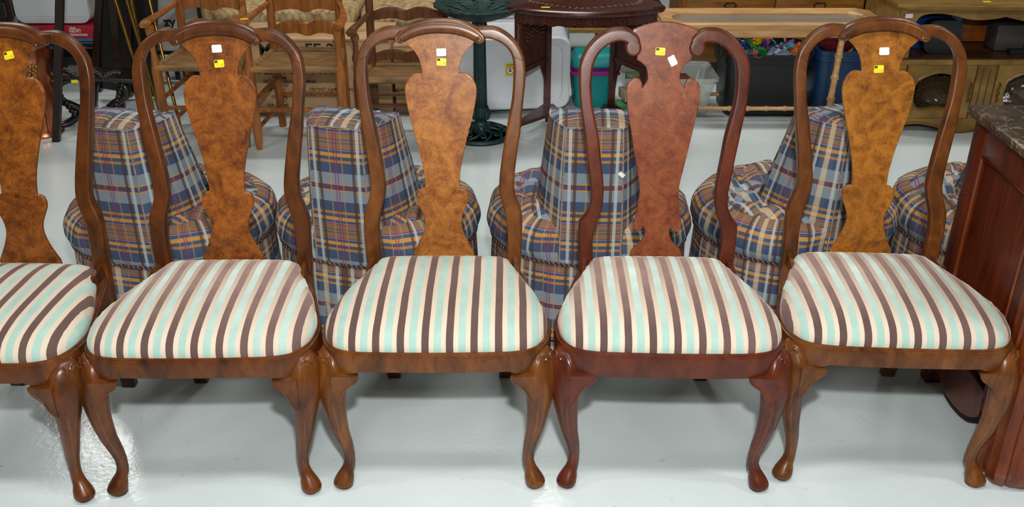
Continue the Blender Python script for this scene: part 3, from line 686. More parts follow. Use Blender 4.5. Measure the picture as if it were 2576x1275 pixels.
def ladder_chair(loc, rz, label, mat, sz=.40, wf=.205, wr=.165, slats=((.465, .075), (.58, .085), (.70, .09)), arm=.60, tall=.95, turned=False):
    t = empty('ladder_back_chair', loc, rz, label, 'chair', 'ladder-back rush-seat armchairs')
    for s in (-1, 1):
        p = [(.013, 0), (.017, .03), (.0215, .09), (.0225, sz-.06), (.0235, sz-.02), (.018, sz+.02), (.0125, sz+.07)] + ([(.022, sz+.10), (.013, sz+.13), (.012, arm-.04)] if turned else [(.0135, arm-.08)]) + [(.021, arm-.025), (.018, arm-.005)]
        G().lathe(p, (s*wf, 0, 0), 14).build('front_leg', mat, t)
        G().tube([(s*wr, .335, 0), (s*wr, .330, sz), (s*(wr-.004), .365, tall)], [.020, .021, .018], 12).build('rear_post', mat, t)
        g = G(); pts = cat([Vector(p) for p in [(s*(wf+.012), -.035, arm), (s*(wf+.014), .02, arm+.006), (s*(wf+.012), .12, arm+.004), (s*(wf-.008), .24, arm+.012), (s*(wr+.0), .335, arm+.03)]], 4)
        n = len(pts); g.loft([[(q.x+w*a, q.y, q.z+.010*b) for a, b in ((-1, 0), (-.7, 1), (.7, 1), (1, 0), (.7, -1), (-.7, -1))] for q, w in [(pts[i], .030-.016*min(1, i/(n*.7)) if i > 1 else .020+.005*i) for i in range(n)]])
        g.build('armrest', mat, t, 50)
        for z in (.10, .24): G().tube([(s*wf, 0, z), (s*wr, .33, z+.02)], .0105, 8).build('side_stretcher', mat, t)
    for z in (.18,): 
        G().tube([(-wf, 0, z+.02), (wf, 0, z+.02)], .0115, 8).build('front_stretcher', mat, t); G().tube([(-wr, .33, z), (wr, .33, z)], .0105, 8).build('rear_stretcher', mat, t)
    for z, h in slats:
        yy = .332+.035*(z-sz)/(tall-sz)
        plate('slat', slat_outline(wr, h, z), .009, .002, mat, t, lambda c: (c[0], c[1]+yy+.018*(1-(c[0]/wr)**2), c[2]))
    g = G(); ring = lambda z, gr: [(-wf-gr, -.012-gr*.5, z), (wf+gr, -.012-gr*.5, z), (wr+gr*.2, .375, z), (-wr-gr*.2, .375, z)]
    c0 = (0, .16, sz-.012); v = [c0]; f = []
    o = [(-wf, -.004, sz-.004), (wf, -.004, sz-.004), (wr, .335, sz-.004), (-wr, .335, sz-.004)]
    for i in range(4):
        a, b = Vector(o[i]), Vector(o[(i+1) % 4]); c = Vector(c0); M_ = []
        for k in range(7): M_.append([a.lerp(b, k/6).lerp(c, j/5)+Vector((0, 0, .010*sin(pi*min(1, j/3)))) for j in range(6)])
        g.loft(M_, False, False)
    for i in range(4): g.tube([o[i], o[(i+1) % 4]], .017, 10)
    g.build('rush_seat', rush, t, 60); return t
t = ladder_chair((-1.475, 4.40, 0), radians(0), 'amber rush-seat armchair behind the second dining chair', maple, wf=.19, wr=.155)
t = ladder_chair((-1.01, 4.37, 0), radians(0), 'amber rush-seat armchair in front of the printed carton', maple, wf=.21, wr=.168)
o = G().box(-.018, .018, -.01, .01, 0, .001, Matrix.Translation((-.222, .06, .616)) @ Matrix.Rotation(.2, 4, 'Z')).build('price_sticker', flat('sticker_yellow', Y_, .45, vary=.02), t); o['label'] = 'yellow price sticker'
l3 = ladder_chair((-.515, 4.43, 0), radians(0), 'low dark-brown ladder-back chair left of the birdbath', oakb, sz=.33, wf=.215, wr=.178, slats=((.345, .06), (.44, .06), (.545, .065), (.66, .07)), arm=.55, tall=.9, turned=True)
l3.scale = (1, .74, 1)

# ------------------------------------------------------------------ cartons
card = flat('cardboard', (188, 154, 112), .85, vary=.06, scale=30); ink = flat('carton_ink', (40, 36, 32), .8)
def carton(loc, rz, w, d, h, label, lines=()):
    t = empty('cardboard_carton', loc, rz, label, 'box', 'cardboard cartons on the floor')
    G().box(0, w, 0, d, 0, h, ch=.003).build('carton_body', card, t)
    G().box(.0, w, d*.5-.025, d*.5+.025, h, h+.0008).build('packing_tape', flat('tape', (170, 140, 96), .35), t)
    G().box(0, w, -.001, .0, h*.965, h*.97).build('flap_seam', flat('seam', (96, 74, 50), .9), t)
    for (s_, x, z, sz) in lines: text_obj('printed_text', s_, sz, ink, t, lambda c, x=x, z=z: (x+c.x, -.0012, z+c.y), bold=.0012 if sz > .05 else .0003)
    return t
carton((-1.42, 4.88, 0), 0, .79, .36, .405, 'long brown carton printed with FE 21 and HAMILTON', [
    ('M-A-', .115, .322, .088), ('FE 21', .355, .322, .088), ('ITEM NO. 1400', .07, .222, .066), ('.: 672686', .15, .193, .026), ('TRY OF ORIGIN: CHINA', .118, .172, .026), ('L NO.:097', .140, .151, .026),
    ('CRIPTION:', .112, .130, .026), ('FRONT HAMILTON', .36, .130, .026), ('RW', .665, .130, .026), ('SNAP T-ON CLEAR', .335, .106, .026), ('T W', .655, .106, .026), ('ITEM N', .155, .088, .026), ('DC', .20, .068, .026), ('OR NAME', .128, .044, .026), ('TRIBUTED B', .095, .024, .026)])
carton((-.615, 4.90, 0), radians(-4), .20, .3, .37, 'plain brown carton beside the printed one', [('ELTS', -.0, .115, .028)])
carton((-.40, 4.98, 0), 0, .17, .3, .22, 'small carton behind the low brown chair')
o = G().tube([(-.42, 5.02, .29), (-.30, 5.0, .295), (-.22, 5.0, .285)], [.04, .052, .045], 14); o = o.build('rolled_rug', flat('rug_roll', (120, 98, 74), .95, vary=.5, scale=200)); tag(o, 'rolled patterned rug on top of the small carton', 'rug')

# ------------------------------------------------------------------ sofa
def sofa_mat():
    q = NT('sofa_tapestry'); tc = q.n('TexCoord'); mp = q.n('Mapping'); mp.inputs['Rotation'].default_value = (0, 0, .75); mp.inputs['Scale'].default_value = (1, 1, 1); q.l(tc.outputs['Object'], mp.inputs[0])
    sp = q.n('SeparateXYZ'); q.l(mp.outputs[0], sp.inputs[0]); cm = q.n('CombineXYZ')
    q.l(sp.outputs[0], cm.inputs[0]); q.l(sp.outputs[1], cm.inputs[1]); q.l(q.math('MULTIPLY', sp.outputs[2], .5), cm.inputs[2])
    br = q.n('TexBrick', Scale=9.0); br.offset = .5; q.l(cm.outputs[0], br.inputs['Vector'])
    br.inputs['Color1'].default_value = lin((196, 164, 104)); br.inputs['Color2'].default_value = lin((150, 112, 74)); br.inputs['Mortar'].default_value = lin((82, 82, 84)); br.inputs['Mortar Size'].default_value = .045
    n = q.n('TexNoise', Scale=26, Detail=3); q.l(tc.outputs['Object'], n.inputs['Vector'])
    q.l(q.mix(.55, br.outputs[0], q.ramp(n.outputs[0], [(.3, lin((120, 84, 70))), (.5, lin((196, 168, 112))), (.7, lin((212, 190, 140)))]).outputs[0]), q.b.inputs['Base Color']); q.b.inputs['Roughness'].default_value = .85; return q.m
sf = sofa_mat()
t = empty('sofa', (-.85, 5.55, 0), 0, 'tapestry sofa in beige geometric weave behind the ladder-back chairs', 'sofa')
G().box(-.95, .72, .03, .8, .05, .27, ch=.01).build('base', flat('sofa_under', (70, 54, 40), .9), t)
G().box(-.95, .72, .0, .05, .255, .285, ch=.006).build('front_rail', flat('sofa_welt', (190, 172, 134), .8), t)
G().box(.3, .72, -.005, .03, .03, .25, ch=.006).build('front_skirt', sf, t)
for x0, cw in ((-.945, .445), (-.045, .38)):
    g = G(); rings = []
    for z, e in ((.288, .02), (.30, .004), (.33, 0), (.365, .006), (.388, .03), (.397, .08)):
        rings.append([(x0+cw+(abs(cos(a))**.2*(1 if cos(a) > 0 else -1))*(cw-.003-e), .30+(abs(sin(a))**.35*(1 if sin(a) > 0 else -1))*(.30-e), z) for a in [2*pi*k/40 for k in range(40)]])
    g.loft(rings); c_ = g.build('seat_cushion', sf, t, 60)
G().box(-.95, .72, .62, .85, .27, .75, ch=.05).build('backrest', sf, t)
for s in (-1.06, .72): G().box(s, s+.17, -.02, .8, .04, .55, ch=.05).build('arm', sf, t)

# ------------------------------------------------------------------ birdbath
verd = flat('verdigris_metal', (28, 54, 53), .5, .3, vary=.5, bump=.3, scale=70)
t = empty('birdbath', (-.155, 4.56, 0), 0, 'dark green metal birdbath on a fluted column', 'birdbath')
g = G(); rings = []
for r, z in ((.03, .575), (.09, .590), (.16, .615), (.196, .640), (.212, .650), (.215, .656), (.212, .661), (.190, .655), (.15, .635), (.08, .618), (.004, .614)):
    rings.append([((r+(.0035*cos(24*2*pi*k/144) if r > .2 else 0))*cos(2*pi*k/144), (r+(.0035*cos(24*2*pi*k/144) if r > .2 else 0))*sin(2*pi*k/144), z) for k in range(144)])
g.loft(rings); b_ = g.build('bowl', verd, t, 50)
g = G()
for k in range(11):
    a = 2*pi*k/11; g.tube([(cos(a+.02*j*(1 if j % 2 else -1))*(.07+.017*j), sin(a+.02*j*(1 if j % 2 else -1))*(.07+.017*j), .620+.0045*j) for j in range(7)], [.002+.003*sin(pi*j/6) for j in range(7)], 5)
g.build('leaf_relief', flat('verdigris_light', (44, 72, 62), .6, .2, vary=.4), b_)
g = G(); g.loft([[(r*(1+.05*cos(8*2*pi*k/48))*cos(2*pi*k/48), r*(1+.05*cos(8*2*pi*k/48))*sin(2*pi*k/48), z) for k in range(48)] for r, z in ((.038, .55), (.034, .56), (.034, .575))]); g.build('neck', verd, t)
g = G(); g.loft([[(r*(1+.06*cos(8*2*pi*k/48))*cos(2*pi*k/48), r*(1+.06*cos(8*2*pi*k/48))*sin(2*pi*k/48), z) for k in range(48)] for r, z in ((.031, .15), (.0265, .57))]); g.build('column', verd, t)
g = G().lathe([(.034, .06), (.036, .065), (.030, .075), (.028, .08), (.038, .10), (.042, .115), (.036, .135), (.039, .152), (.037, .156), (.030, .158)], n=24)
for k in range(8):
    a = 2*pi*k/8; g.tube([(cos(a)*r, sin(a)*r, z) for r, z in ((.034, .085), (.043, .11), (.041, .13), (.038, .148))], [.004, .008, .006, .001], 6)
g.build('leaf_collar', verd, t, 50)
g = G().lathe([(.150, 0), (.158, .006), (.158, .014), (.150, .022), (.140, .024), (.134, .018), (.134, 0)], n=48)
g.lathe([(.04, .02), (.05, .03), (.045, .055), (.034, .065), (.02, .065)], n=24)
for k in range(10):
    a = 2*pi*k/10
    g.tube(cat([Vector((cos(a+d)*r, sin(a+d)*r, z)) for r, d, z in ((.04, 0, .052), (.065, .22, .050), (.09, .30, .042), (.115, .12, .032), (.138, -.12, .022))], 3), .0075, 6)
    g.tube(cat([Vector((cos(a+d)*r, sin(a+d)*r, z)) for r, d, z in ((.085, .30, .044), (.10, .52, .040), (.118, .55, .034), (.120, .40, .032), (.108, .36, .038))], 3), .005, 6)
g.build('openwork_base', verd, t, 60)

# ------------------------------------------------------------------ white storage tub on its side, with warning sticker
wp = flat('white_plastic', (214, 219, 224), .35, vary=.02)
t = empty('storage_tub', (-.03, 4.85, 0), radians(5), 'large white plastic tub tipped on its side behind the birdbath', 'tub')
def rrect(x0, x1, z0, z1, r, y, n=6):
    return [(cx+r*cos(a), y, cz+r*sin(a)) for cx, cz, a0 in ((x1-r, z1-r, 0), (x0+r, z1-r, pi/2), (x0+r, z0+r, pi), (x1-r, z0+r, 1.5*pi)) for a in [a0+pi/2*k/n for k in range(n+1)]]
g = G(); g.loft([rrect(-.35, .36, .012, .44, .07, .30), rrect(-.35, .36, .012, .44, .07, .285), rrect(-.335, .345, .022, .43, .065, .283), rrect(-.325, .335, .035, .42, .06, .012), rrect(-.315, .325, .045, .41, .055, .0), rrect(-.285, .295, .075, .38, .05, -.001), rrect(-.28, .29, .08, .375, .05, .008)]); g.build('tub_body', wp, t, 30)
G().loft([rrect(-.36, .37, .0, .45, .075, .305), rrect(-.36, .37, .0, .45, .075, .335)]).build('tub_lid', flat('clear_rim', (176, 184, 192), .3), t)
wpt = flat('sticker_warning', (222, 200, 20), .5, vary=.02)
def disc(g, cx, cz, r0, r1, y, n=24):
    for k in range(n):
        a, b = 2*pi*k/n, 2*pi*(k+1)/n; g.add([(cx+r*cos(u), y, cz+r*sin(u)) for r, u in ((r0, a), (r1, a), (r1, b), (r0, b))], [(0, 1, 2, 3)])
st = G().box(-.024, .024, -.0008, 0, -.032, .032).build('warning_sticker', wpt, t, loc=(.02, -.0012, .255)); st['label'] = 'yellow warning sticker with struck-out child pictogram'
g = G(); disc(g, 0, -.006, .0, .0195, -.0012); g.build('white_disc', flat('white_ink', (236, 230, 222), .6), st)
g = G(); disc(g, 0, -.006, .0172, .0200, -.0018)
g.box(-.018, .018, -.0019, -.0017, -.0012, .0012, Matrix.Translation((0, 0, -.006)) @ Matrix.Rotation(-.75, 4, 'Y')); g.build('prohibition_ring', flat('red_ink', (150, 36, 30), .6), st)
g = G(); disc(g, -.001, .003, 0, .0038, -.0015, 12)
g.box(-.004, .003, -.0016, -.0014, -.012, -.001); g.box(.002, .010, -.0016, -.0014, -.012, -.0085); g.box(-.009, -.003, -.0016, -.0014, -.008, -.005); g.build('child_pictogram', ink, st)
for i in range(3): G().box(-.019, .019, -.0014, -.0010, .0185+i*.004, .0197+i*.004).build('small_print', ink, st)

# ------------------------------------------------------------------ carved rosewood corner desk
rose = wood('rosewood', (40, 14, 8), (66, 24, 14), (88, 36, 22), rough=.3, coat=.3)
t = empty('carved_desk', (.345, 4.5, 0), 0, 'carved dark rosewood demilune desk right of the birdbath', 'desk')
def fan(gx, gy): return cat([Vector(p) for p in [(-.345-gx, .06), (-.345-gx, .0-gy*.6), (-.22, -.075-gy), (0, -.115-gy), (.22, -.075-gy), (.345+gx, -.0-gy*.6), (.345+gx, .06)]], 4)+[Vector((.22, .34)), Vector((-.22, .34))]
g = G(); g.loft([[(p.x, p.y, z) for p in fan(a, a)] for a, z in ((.0, .628), (.012, .634), (.016, .645), (.014, .655), (.006, .660))])
tp = g.build('desk_top', rose, t, 30)
inl = G()
for k in range(26):
    a = pi+pi*k/25; r = .22; x, y = r*1.2*cos(a), .16+.9*r*sin(a)
    inl.tube([(x, y, .6605), (x+.012*cos(a*3), y+.012*sin(a*5), .6605), (x+.02*cos(a*3+1), y+.02*sin(a*5+1), .6605)], .0012, 4)
inl.build('shell_inlay', flat('inlay', (150, 134, 96), .4), tp)
o = G().box(-.02, .02, -.01, .01, .6605, .6612).build('price_sticker', flat('sticker_yellow', Y_, .45), tp, loc=(-.19, -.03, 0)); o['label'] = 'yellow price sticker'
# carved apron under the top
F = cat([Vector(p) for p in [(-.33, .0), (-.22, -.066), (0, -.105), (.22, -.066), (.33, 0)]], 12)
g = G(); g.loft([[(p.x, p.y, .628), (p.x, p.y+.014, .628), (p.x, p.y+.014, .592-.010*abs(sin(i*.9))), (p.x, p.y, .592-.010*abs(sin(i*.9)))] for i, p in enumerate(F)])
for i, p in enumerate(F): g.sphere((p.x, p.y-.0005, .608+.010*sin(i*1.7)), .006, .003, .0045, 6, 4)
g.build('carved_apron', rose, t, 50)
for s in (-1, 1):
    lf = [(s*.315, .02), (s*.165, .27)]
    for i, (x, y) in enumerate(lf):
        G().loft([[(x-w, y-w, z), (x+w, y-w, z), (x+w, y+w, z), (x-w, y+w, z)] for w, z in ((.006, 0), (.009, .02), (.013, .045), (.009, .055), (.016, .065), (.018, .10), (.018, .63))]).build('leg', rose, t, 30)
    d = (Vector((s*.165, .27))-Vector((s*.315, .02)));
    def pn(k, z, o=0): p = Vector((s*.315, .02))+d*k; return (p.x+o*s, p.y, z)
    for (za, zb) in ((.345, .615),):
        g = G(); g.loft([[pn(k, za, -.006), pn(k, za, .006), pn(k, zb, .006), pn(k, zb, -.006)] for k in (.04, .96)]); pnl = g.build('side_panel', rose, t)
        g = G()
        for k in range(14):
            for j in range(3): g.sphere(pn(.12+k*.06, zb-.05-.02*j-.06*abs(sin(k*.5)), -.0075), .007, .003, .007, 6, 4)
        g.build('panel_carving', rose, pnl)
    g = G(); g.loft([[pn(k, .325, -.012), pn(k, .325, .012), pn(k, .35, .012), pn(k, .35, -.012)] for k in (0, 1)]); g.build('side_rail', rose, t)
    for kk, sg in ((.04, 1), (.96, -1)):
        pts = [(0, .325), (.10, .325), (.07, .29), (.035, .26), (.02, .22), (.0, .16)]
        g = G(); g.loft([[pn(kk+sg*q[0]*2, q[1], o_) for q in pts] for o_ in (-.006, .006)]); g.build('carved_bracket', rose, t)
    g = G(); g.loft([[(s*.335, .0, z), (s*.30, .0, z), (s*.10, .20, z), (s*.13, .30, z), (s*.18, .30, z)] for z in (.07, .088)]); g.build('lower_shelf', rose, t)
    g = G()
    for k in range(12): g.tube([(s*.315+.003*sin(k*2), .001, .47+.012*k), (s*.315+.003*sin(k*2+1.5), .001, .478+.012*k)], .0016, 4)
    g.build('shell_inlay', flat('inlay', (150, 134, 96), .4), t)

# ------------------------------------------------------------------ gilded bench with purple velvet
purp = flat('purple_velvet', (44, 22, 48), .8, vary=.2); gilt = flat('gilt', (176, 142, 74), .35, .5, vary=.2)
t = empty('gilt_bench', (.50, 5.62, 0), 0, 'gilded settee with dark purple upholstery behind the carved desk', 'bench')
G().box(-.38, .42, -.02, .42, .25, .28, ch=.008).build('seat_rail', gilt, t); G().box(-.37, .41, -.01, .40, .28, .38, ch=.03).build('seat_cushion', purp, t)
G().box(-.37, .41, .36, .43, .38, .72, ch=.03).build('backrest', purp, t)
for x in (-.34, .04, .38):
    for y in (.01, .38): G().lathe([(.012, 0), (.018, .03), (.010, .06), (.022, .16), (.014, .20), (.024, .25)], (x, y, 0), 12).build('leg', gilt, t)

# ------------------------------------------------------------------ teal bin
teal = flat('teal_plastic', (4, 138, 138), .4, vary=.04)
t = empty('lidded_bin', (.44, 5.08, 0), radians(4), 'teal plastic bin with purple rim and pink band under the carved desk', 'bin')
def rr(x, y, r, z, n=5): return [(cx+r*cos(a), cy_+r*sin(a), z) for cx, cy_, a0 in ((x-r, y-r, 0), (-x+r, y-r, pi/2), (-x+r, -y+r, pi), (x-r, -y+r, 1.5*pi)) for a in [a0+pi/2*k/n for k in range(n+1)]]
G().loft([rr(.10, .085, .03, 0), rr(.105, .09, .03, .01), rr(.122, .105, .03, .19)]).build('bin_body', teal, t, 30)
G().loft([rr(.128, .112, .03, .185), rr(.138, .120, .03, .188), rr(.138, .120, .03, .206), rr(.13, .115, .03, .208)]).build('rim_band', flat('magenta_plastic', (150, 24, 110), .4), t)
G().loft([rr(.128, .112, .03, .206), rr(.130, .114, .03, .228), rr(.12, .10, .03, .230)]).build('lid_frame', flat('violet_plastic', (66, 30, 104), .4), t)
G().loft([rr(.122, .106, .03, .212), rr(.122, .106, .03, .238), rr(.112, .095, .03, .27), rr(.10, .07, .03, .292), rr(.06, .045, .02, .296)]).build('swing_lid', teal, t, 40)

# ------------------------------------------------------------------ clear box with games
def clearp():
    q = NT('clear_plastic'); q.b.inputs['Base Color'].default_value = lin((200, 208, 206)); q.b.inputs['Roughness'].default_value = .25; q.b.inputs['Alpha'].default_value = .38; return q.m
clr = clearp()
t = empty('clear_storage_box', (.82, 4.98, 0), 0, 'clear plastic storage box full of games between teal bin and black tote', 'box')
g = G(); g.loft([rr(.20, .13, .03, .002), rr(.205, .135, .03, .01), rr(.235, .155, .03, .195), rr(.25, .168, .03, .196), rr(.252, .170, .03, .214), rr(.245, .163, .03, .214), rr(.228, .148, .03, .19), rr(.198, .128, .03, .02), rr(.19, .12, .03, .012)]); g.build('box_shell', clr, t, 30)
gm = [((.60, 4.90, .014), (.10, .09, .05), (60, 130, 80), 'flat green game box at the left of the clear box', .1), ((.72, 4.90, .014), (.09, .10, .06), (190, 150, 60), 'yellow game box at the bottom of the clear box', -.1), ((.83, 4.89, .014), (.08, .07, .045), (70, 150, 90), 'green block set in the clear box near its right end', .05), ((.92, 4.90, .014), (.05, .06, .045), (60, 110, 170), 'small blue box in the right corner of the clear box', 0), ((.965, 4.90, .014), (.04, .06, .045), (180, 60, 110), 'small pink box in the right corner of the clear box', 0),
    ((.64, 4.93, .075), (.12, .12, .05), (168, 146, 120), 'tan game box on the green one', .2), ((.80, 4.94, .075), (.12, .11, .06), (150, 40, 46), 'red game box leaning in the clear box', -.2), ((.93, 4.93, .075), (.09, .10, .055), (44, 120, 76), 'dark green game box under the brown card boxes', .1), ((.66, 4.96, .14), (.11, .10, .06), (86, 100, 74), 'olive tin at the top left of the clear box', .0), ((.885, 4.96, .14), (.10, .08, .05), (104, 40, 30), 'brown-red card box on top in the clear box', .2), ((.80, 5.03, .14), (.09, .09, .09), (150, 104, 60), 'wooden box at the back of the clear box', .3)]
for p, s_, c, lb, rz in gm:
    g = G().box(-s_[0]/2, s_[0]/2, -s_[1]/2, s_[1]/2, 0, s_[2], ch=.003); o = g.build('game_box', flat('game_'+str(c[0])+'_'+str(c[1]), c, .5, vary=.25, scale=120), loc=p); o.rotation_euler = (0, 0, rz); tag(o, lb, 'game', 'games in the clear storage box')
o = G().lathe([(.052, 0), (.055, .003), (.055, .016), (.052, .019), (.0, .019)], n=28, M=Matrix.Rotation(radians(78), 4, 'X')).build('round_tin', flat('round_tin', (190, 170, 96), .45, vary=.35, scale=90), loc=(.955, 4.868, .125)); tag(o, 'round yellow tin standing against the clear box wall', 'tin', 'games in the clear storage box')

# ------------------------------------------------------------------ totes and toys
def tote(loc, rz, w, d, h, mat, label, name='storage_tote'):
    t = empty(name, loc, rz, label, 'tote')
    g = G(); R0 = [(w*.86, d*.84, 0), (w*.875, d*.86, .01), (w*.95, d*.94, h*.82), (w*.955, d*.945, h*.83), (w*.98, d*.98, h*.84), (w*.985, d*.985, h*.93), (w, d, h*.94), (w*1.01, d*1.01, h), (w*.985, d*.98, h), (w*.93, d*.92, h*.85), (w*.85, d*.83, .02)]
    g.loft([rr(x/2, y/2, .05, z) for x, y, z in R0]); g.build('tote_body', mat, t, 30)
    for s in (-1, 1): G().box(s*w*.5-.012, s*w*.5+.012, -.07, .07, h*.9, h*.99, ch=.004).build('handle', mat, t)
    return t
blk = flat('black_plastic', (9, 10, 12), .45, vary=.1); blu = flat('blue_plastic', (20, 52, 88), .4, vary=.1)
tote((1.325, 5.0, 0), 0, .46, .34, .335, blk, 'black plastic tote heaped with small toys')
tote((1.725, 5.02, 0), 0, .30, .36, .35, blu, 'dark blue plastic tote beside the black one')
RN = random.Random(3)
cols = {'red': (186, 24, 20), 'yellow': (214, 178, 24), 'green': (24, 130, 52), 'blue': (28, 66, 150), 'white': (216, 216, 214), 'orange': (206, 96, 24), 'purple': (84, 44, 130), 'brown': (110, 66, 36), 'pink': (204, 110, 140), 'aqua': (70, 150, 176)}
protos = {}
def toy(kind, col):
    g = G()
    if kind == 'toy_figure':
        g.loft([rr(a, b, a*.4, z, 2) for a, b, z in ((.008, .006, .018), (.010, .007, .03), (.012, .008, .042), (.006, .005, .046))])
        g.sphere((0, 0, .054), .0085, .0085, .009, 8, 5)
        for s in (-1, 1): g.tube([(s*.005, 0, .02), (s*.008, .002, .010), (s*.009, -.002, 0)], .0042, 6); g.tube([(s*.011, 0, .04), (s*.021, -.004, .034), (s*.026, -.012, .044)], .0034, 6)
    elif kind == 'toy_brick':
        g.box(-.018, .018, -.009, .009, 0, .014, ch=.001)
        for a in (-.012, -.004, .004, .012):
            for b in (-.0045, .0045): g.lathe([(.0028, .014), (.0028, .0165), (0, .0165)], (a, b, 0), 8)
    elif kind == 'toy_car':
        g.loft([[(x, -.011, z), (x, .011, z), (x, .010, z+h), (x, -.010, z+h)] for x, z, h in ((-.028, .006, .007), (-.026, .005, .010), (-.012, .005, .018), (.006, .005, .018), (.014, .005, .010), (.028, .006, .008))])
        for x in (-.017, .017):
            for y in (-.011, .011): g.lathe([(.006, -.002), (.006, .002)], (0, 0, 0), 10, Matrix.Translation((x, y, .006)) @ Matrix.Rotation(pi/2, 4, 'X'))
    else:
        g.tube([(.0, 0, 0), (.01, .004, .02), (.024, .0, .03), (.036, -.006, .022)], [.007, .010, .008, .002], 8); g.sphere((-.004, 0, .0), .011, .010, .010, 8, 5)
        g.tube([(.004, .006, .012), (.004, .016, .022)], .003, 5); g.tube([(.004, -.006, .012), (.004, -.016, .022)], .003, 5)
    return g
kinds = {'toy_figure': 'figure with raised arms', 'toy_brick': 'studded toy brick', 'toy_car': 'toy car', 'toy_animal': 'long-tailed toy animal'}
seen = {}
for i in range(80):
    k = list(kinds)[i % 4]; c = list(cols)[(i*7+i//4) % 10]; x = 1.325+RN.uniform(-.195, .195); y = 5.0+RN.uniform(-.135, .13)
    key = (k, c)
    if key in seen: continue
    else: o = toy(k, c).build(k, flat('toy_'+c, cols[c], .35, vary=.05)); seen[key] = o
    e = 1-max(abs(x-1.325)/.22, abs(y-5.0)/.16)
    o.location = (x, y, .300+.05*e*RN.uniform(.4, 1.0)+.008*(i % 3)); o.rotation_euler = (RN.uniform(-1.0, 1.0), RN.uniform(-1.0, 1.0), RN.uniform(0, 6)); s_ = RN.uniform(1.0, 1.6); o.scale = (s_,)*3
    tag(o, 'small %s %s in the toy heap of the black tote' % (c, kinds[k]), 'toy', 'toys heaped in the black tote')
o = G().box(-.2, .2, -.14, .14, .255, .30, ch=.01).build('toy_filling', flat('toy_mix', (90, 66, 50), .6, vary=.7, scale=160), loc=(1.325, 5.0, 0)); o['kind'] = 'stuff'; tag(o, 'tangle of small toy parts under the heap in the black tote', 'toys')
t = empty('toy_cup', (1.16, 4.93, .31), .3, 'green and white plastic cup toy at the left of the black tote', 'toy')
G().lathe([(.028, 0), (.034, .03), (.036, .036), (.033, .036)], n=20).build('cup', flat('toy_green', cols['green'], .35), t); G().lathe([(.022, .034), (.024, .055), (.018, .062), (0, .064)], n=20).build('cup_top', flat('clear_white', (210, 222, 216), .3), t)
o = G().add([(-.10, 0, 0), (.10, 0, 0), (-.07, .01, .045), (-.10, .012, 0), (.10, .012, 0), (-.07, .022, .045)], [(0, 1, 2), (3, 5, 4), (0, 3, 4, 1), (1, 4, 5, 2), (2, 5, 3, 0)]).build('toy_board', flat('toy_board', (120, 150, 190), .5, vary=.5, scale=50), loc=(1.41, 4.875, .318)); tag(o, 'blue toy play board with red edge on the front of the toy heap', 'toy')
o = G().sphere((0, 0, 0), .10, .08, .07, 16, 8).build('cloth_bundle', flat('red_cloth', (120, 22, 34), .9, vary=.5), loc=(1.72, 5.04, .36)); tag(o, 'dark red cloth bundled on top of the blue tote', 'cloth')

# ------------------------------------------------------------------ pale faux-bamboo glass-top table
pine = wood('pale_pine', (172, 128, 82), (200, 158, 108), (216, 178, 130), rough=.4, coat=.15, grain=(1.4, 14, 14))
t = empty('bamboo_leg_table', (1.31, 4.91, 0), 0, 'pale pine glass-topped table with bamboo-turned legs over the totes', 'table')
def frame_path(w, d, c): return [(-w, -d+c), (-w+c, -d), (w-c, -d), (w, -d+c), (w, d-c), (w-c, d), (-w+c, d), (-w, d-c)]
prf = [(-.004, .448), (.002, .456), (.0, .482), (.006, .489), (.0, .495), (.003, .512), (-.010, .520), (-.030, .516), (-.058, .513), (-.064, .505), (-.064, .448)]
g = G(); rings = [[(x, y, z) for x, y in frame_path(.555+o_, .170+o_, .055)] for o_, z in prf]; rings.append(rings[0]); g.loft(rings, False); g.build('top_frame', pine, t, 30)
def glassm():
    q = NT('table_glass'); q.b.inputs['Base Color'].default_value = lin((150, 158, 156)); q.b.inputs['Roughness'].default_value = .05; q.b.inputs['Alpha'].default_value = .3; return q.m
G().loft([[(x, y, z) for x, y in frame_path(.495, .112, .03)] for z in (.488, .496)]).build('glass_top', glassm(), t)
def bamboo(a, b, r=.0145, n=4):
    a, b = Vector(a), Vector(b); P = []; Rr = []; L = (b-a).length
    for i in range(n):
        for k, q in ((.0, 1.35), (.03, 1.35), (.06, 1.0), (.10, 1.22), (.14, 1.0), (.55, .93), (.96, 1.0)):
            P.append(a.lerp(b, (i+k)/n)); Rr.append(r*q)
    P.append(b); Rr.append(r*1.3); return G().tube(P, Rr, 12)
for sx in (-1, 1):
    for sy in (-1, 1):
        x0, y0 = sx*(.345 if sy < 0 and sx > 0 else .49), sy*.13-.0; bamboo((sx*(.335 if sy < 0 and sx > 0 else .47), sy*.12, 0), (x0, y0, .455), .017, 4).build('leg', pine, t, 50)
    bamboo((sx*(.337 if sx > 0 else .47), -.12, .065), (sx*.472, .12, .065), .011, 3).build('stretcher', pine, t, 50); bamboo((sx*(.337 if sx > 0 else .47), -.12, .14), (sx*(.41 if sx > 0 else .47), .01, .065), .010, 1).build('corner_brace', pine, t, 50)
for sy, hw in ((-1, .39), (1, .47)): bamboo((-.47, sy*.12, .065), (hw, sy*.12, .065), .011, 9).build('stretcher', pine, t, 50)
o = G().box(-.018, .018, -.009, .009, .5205, .5212).build('price_sticker', flat('sticker_white', (238, 238, 240), .45), t, loc=(.42, -.155, 0)); o['label'] = 'white price sticker'

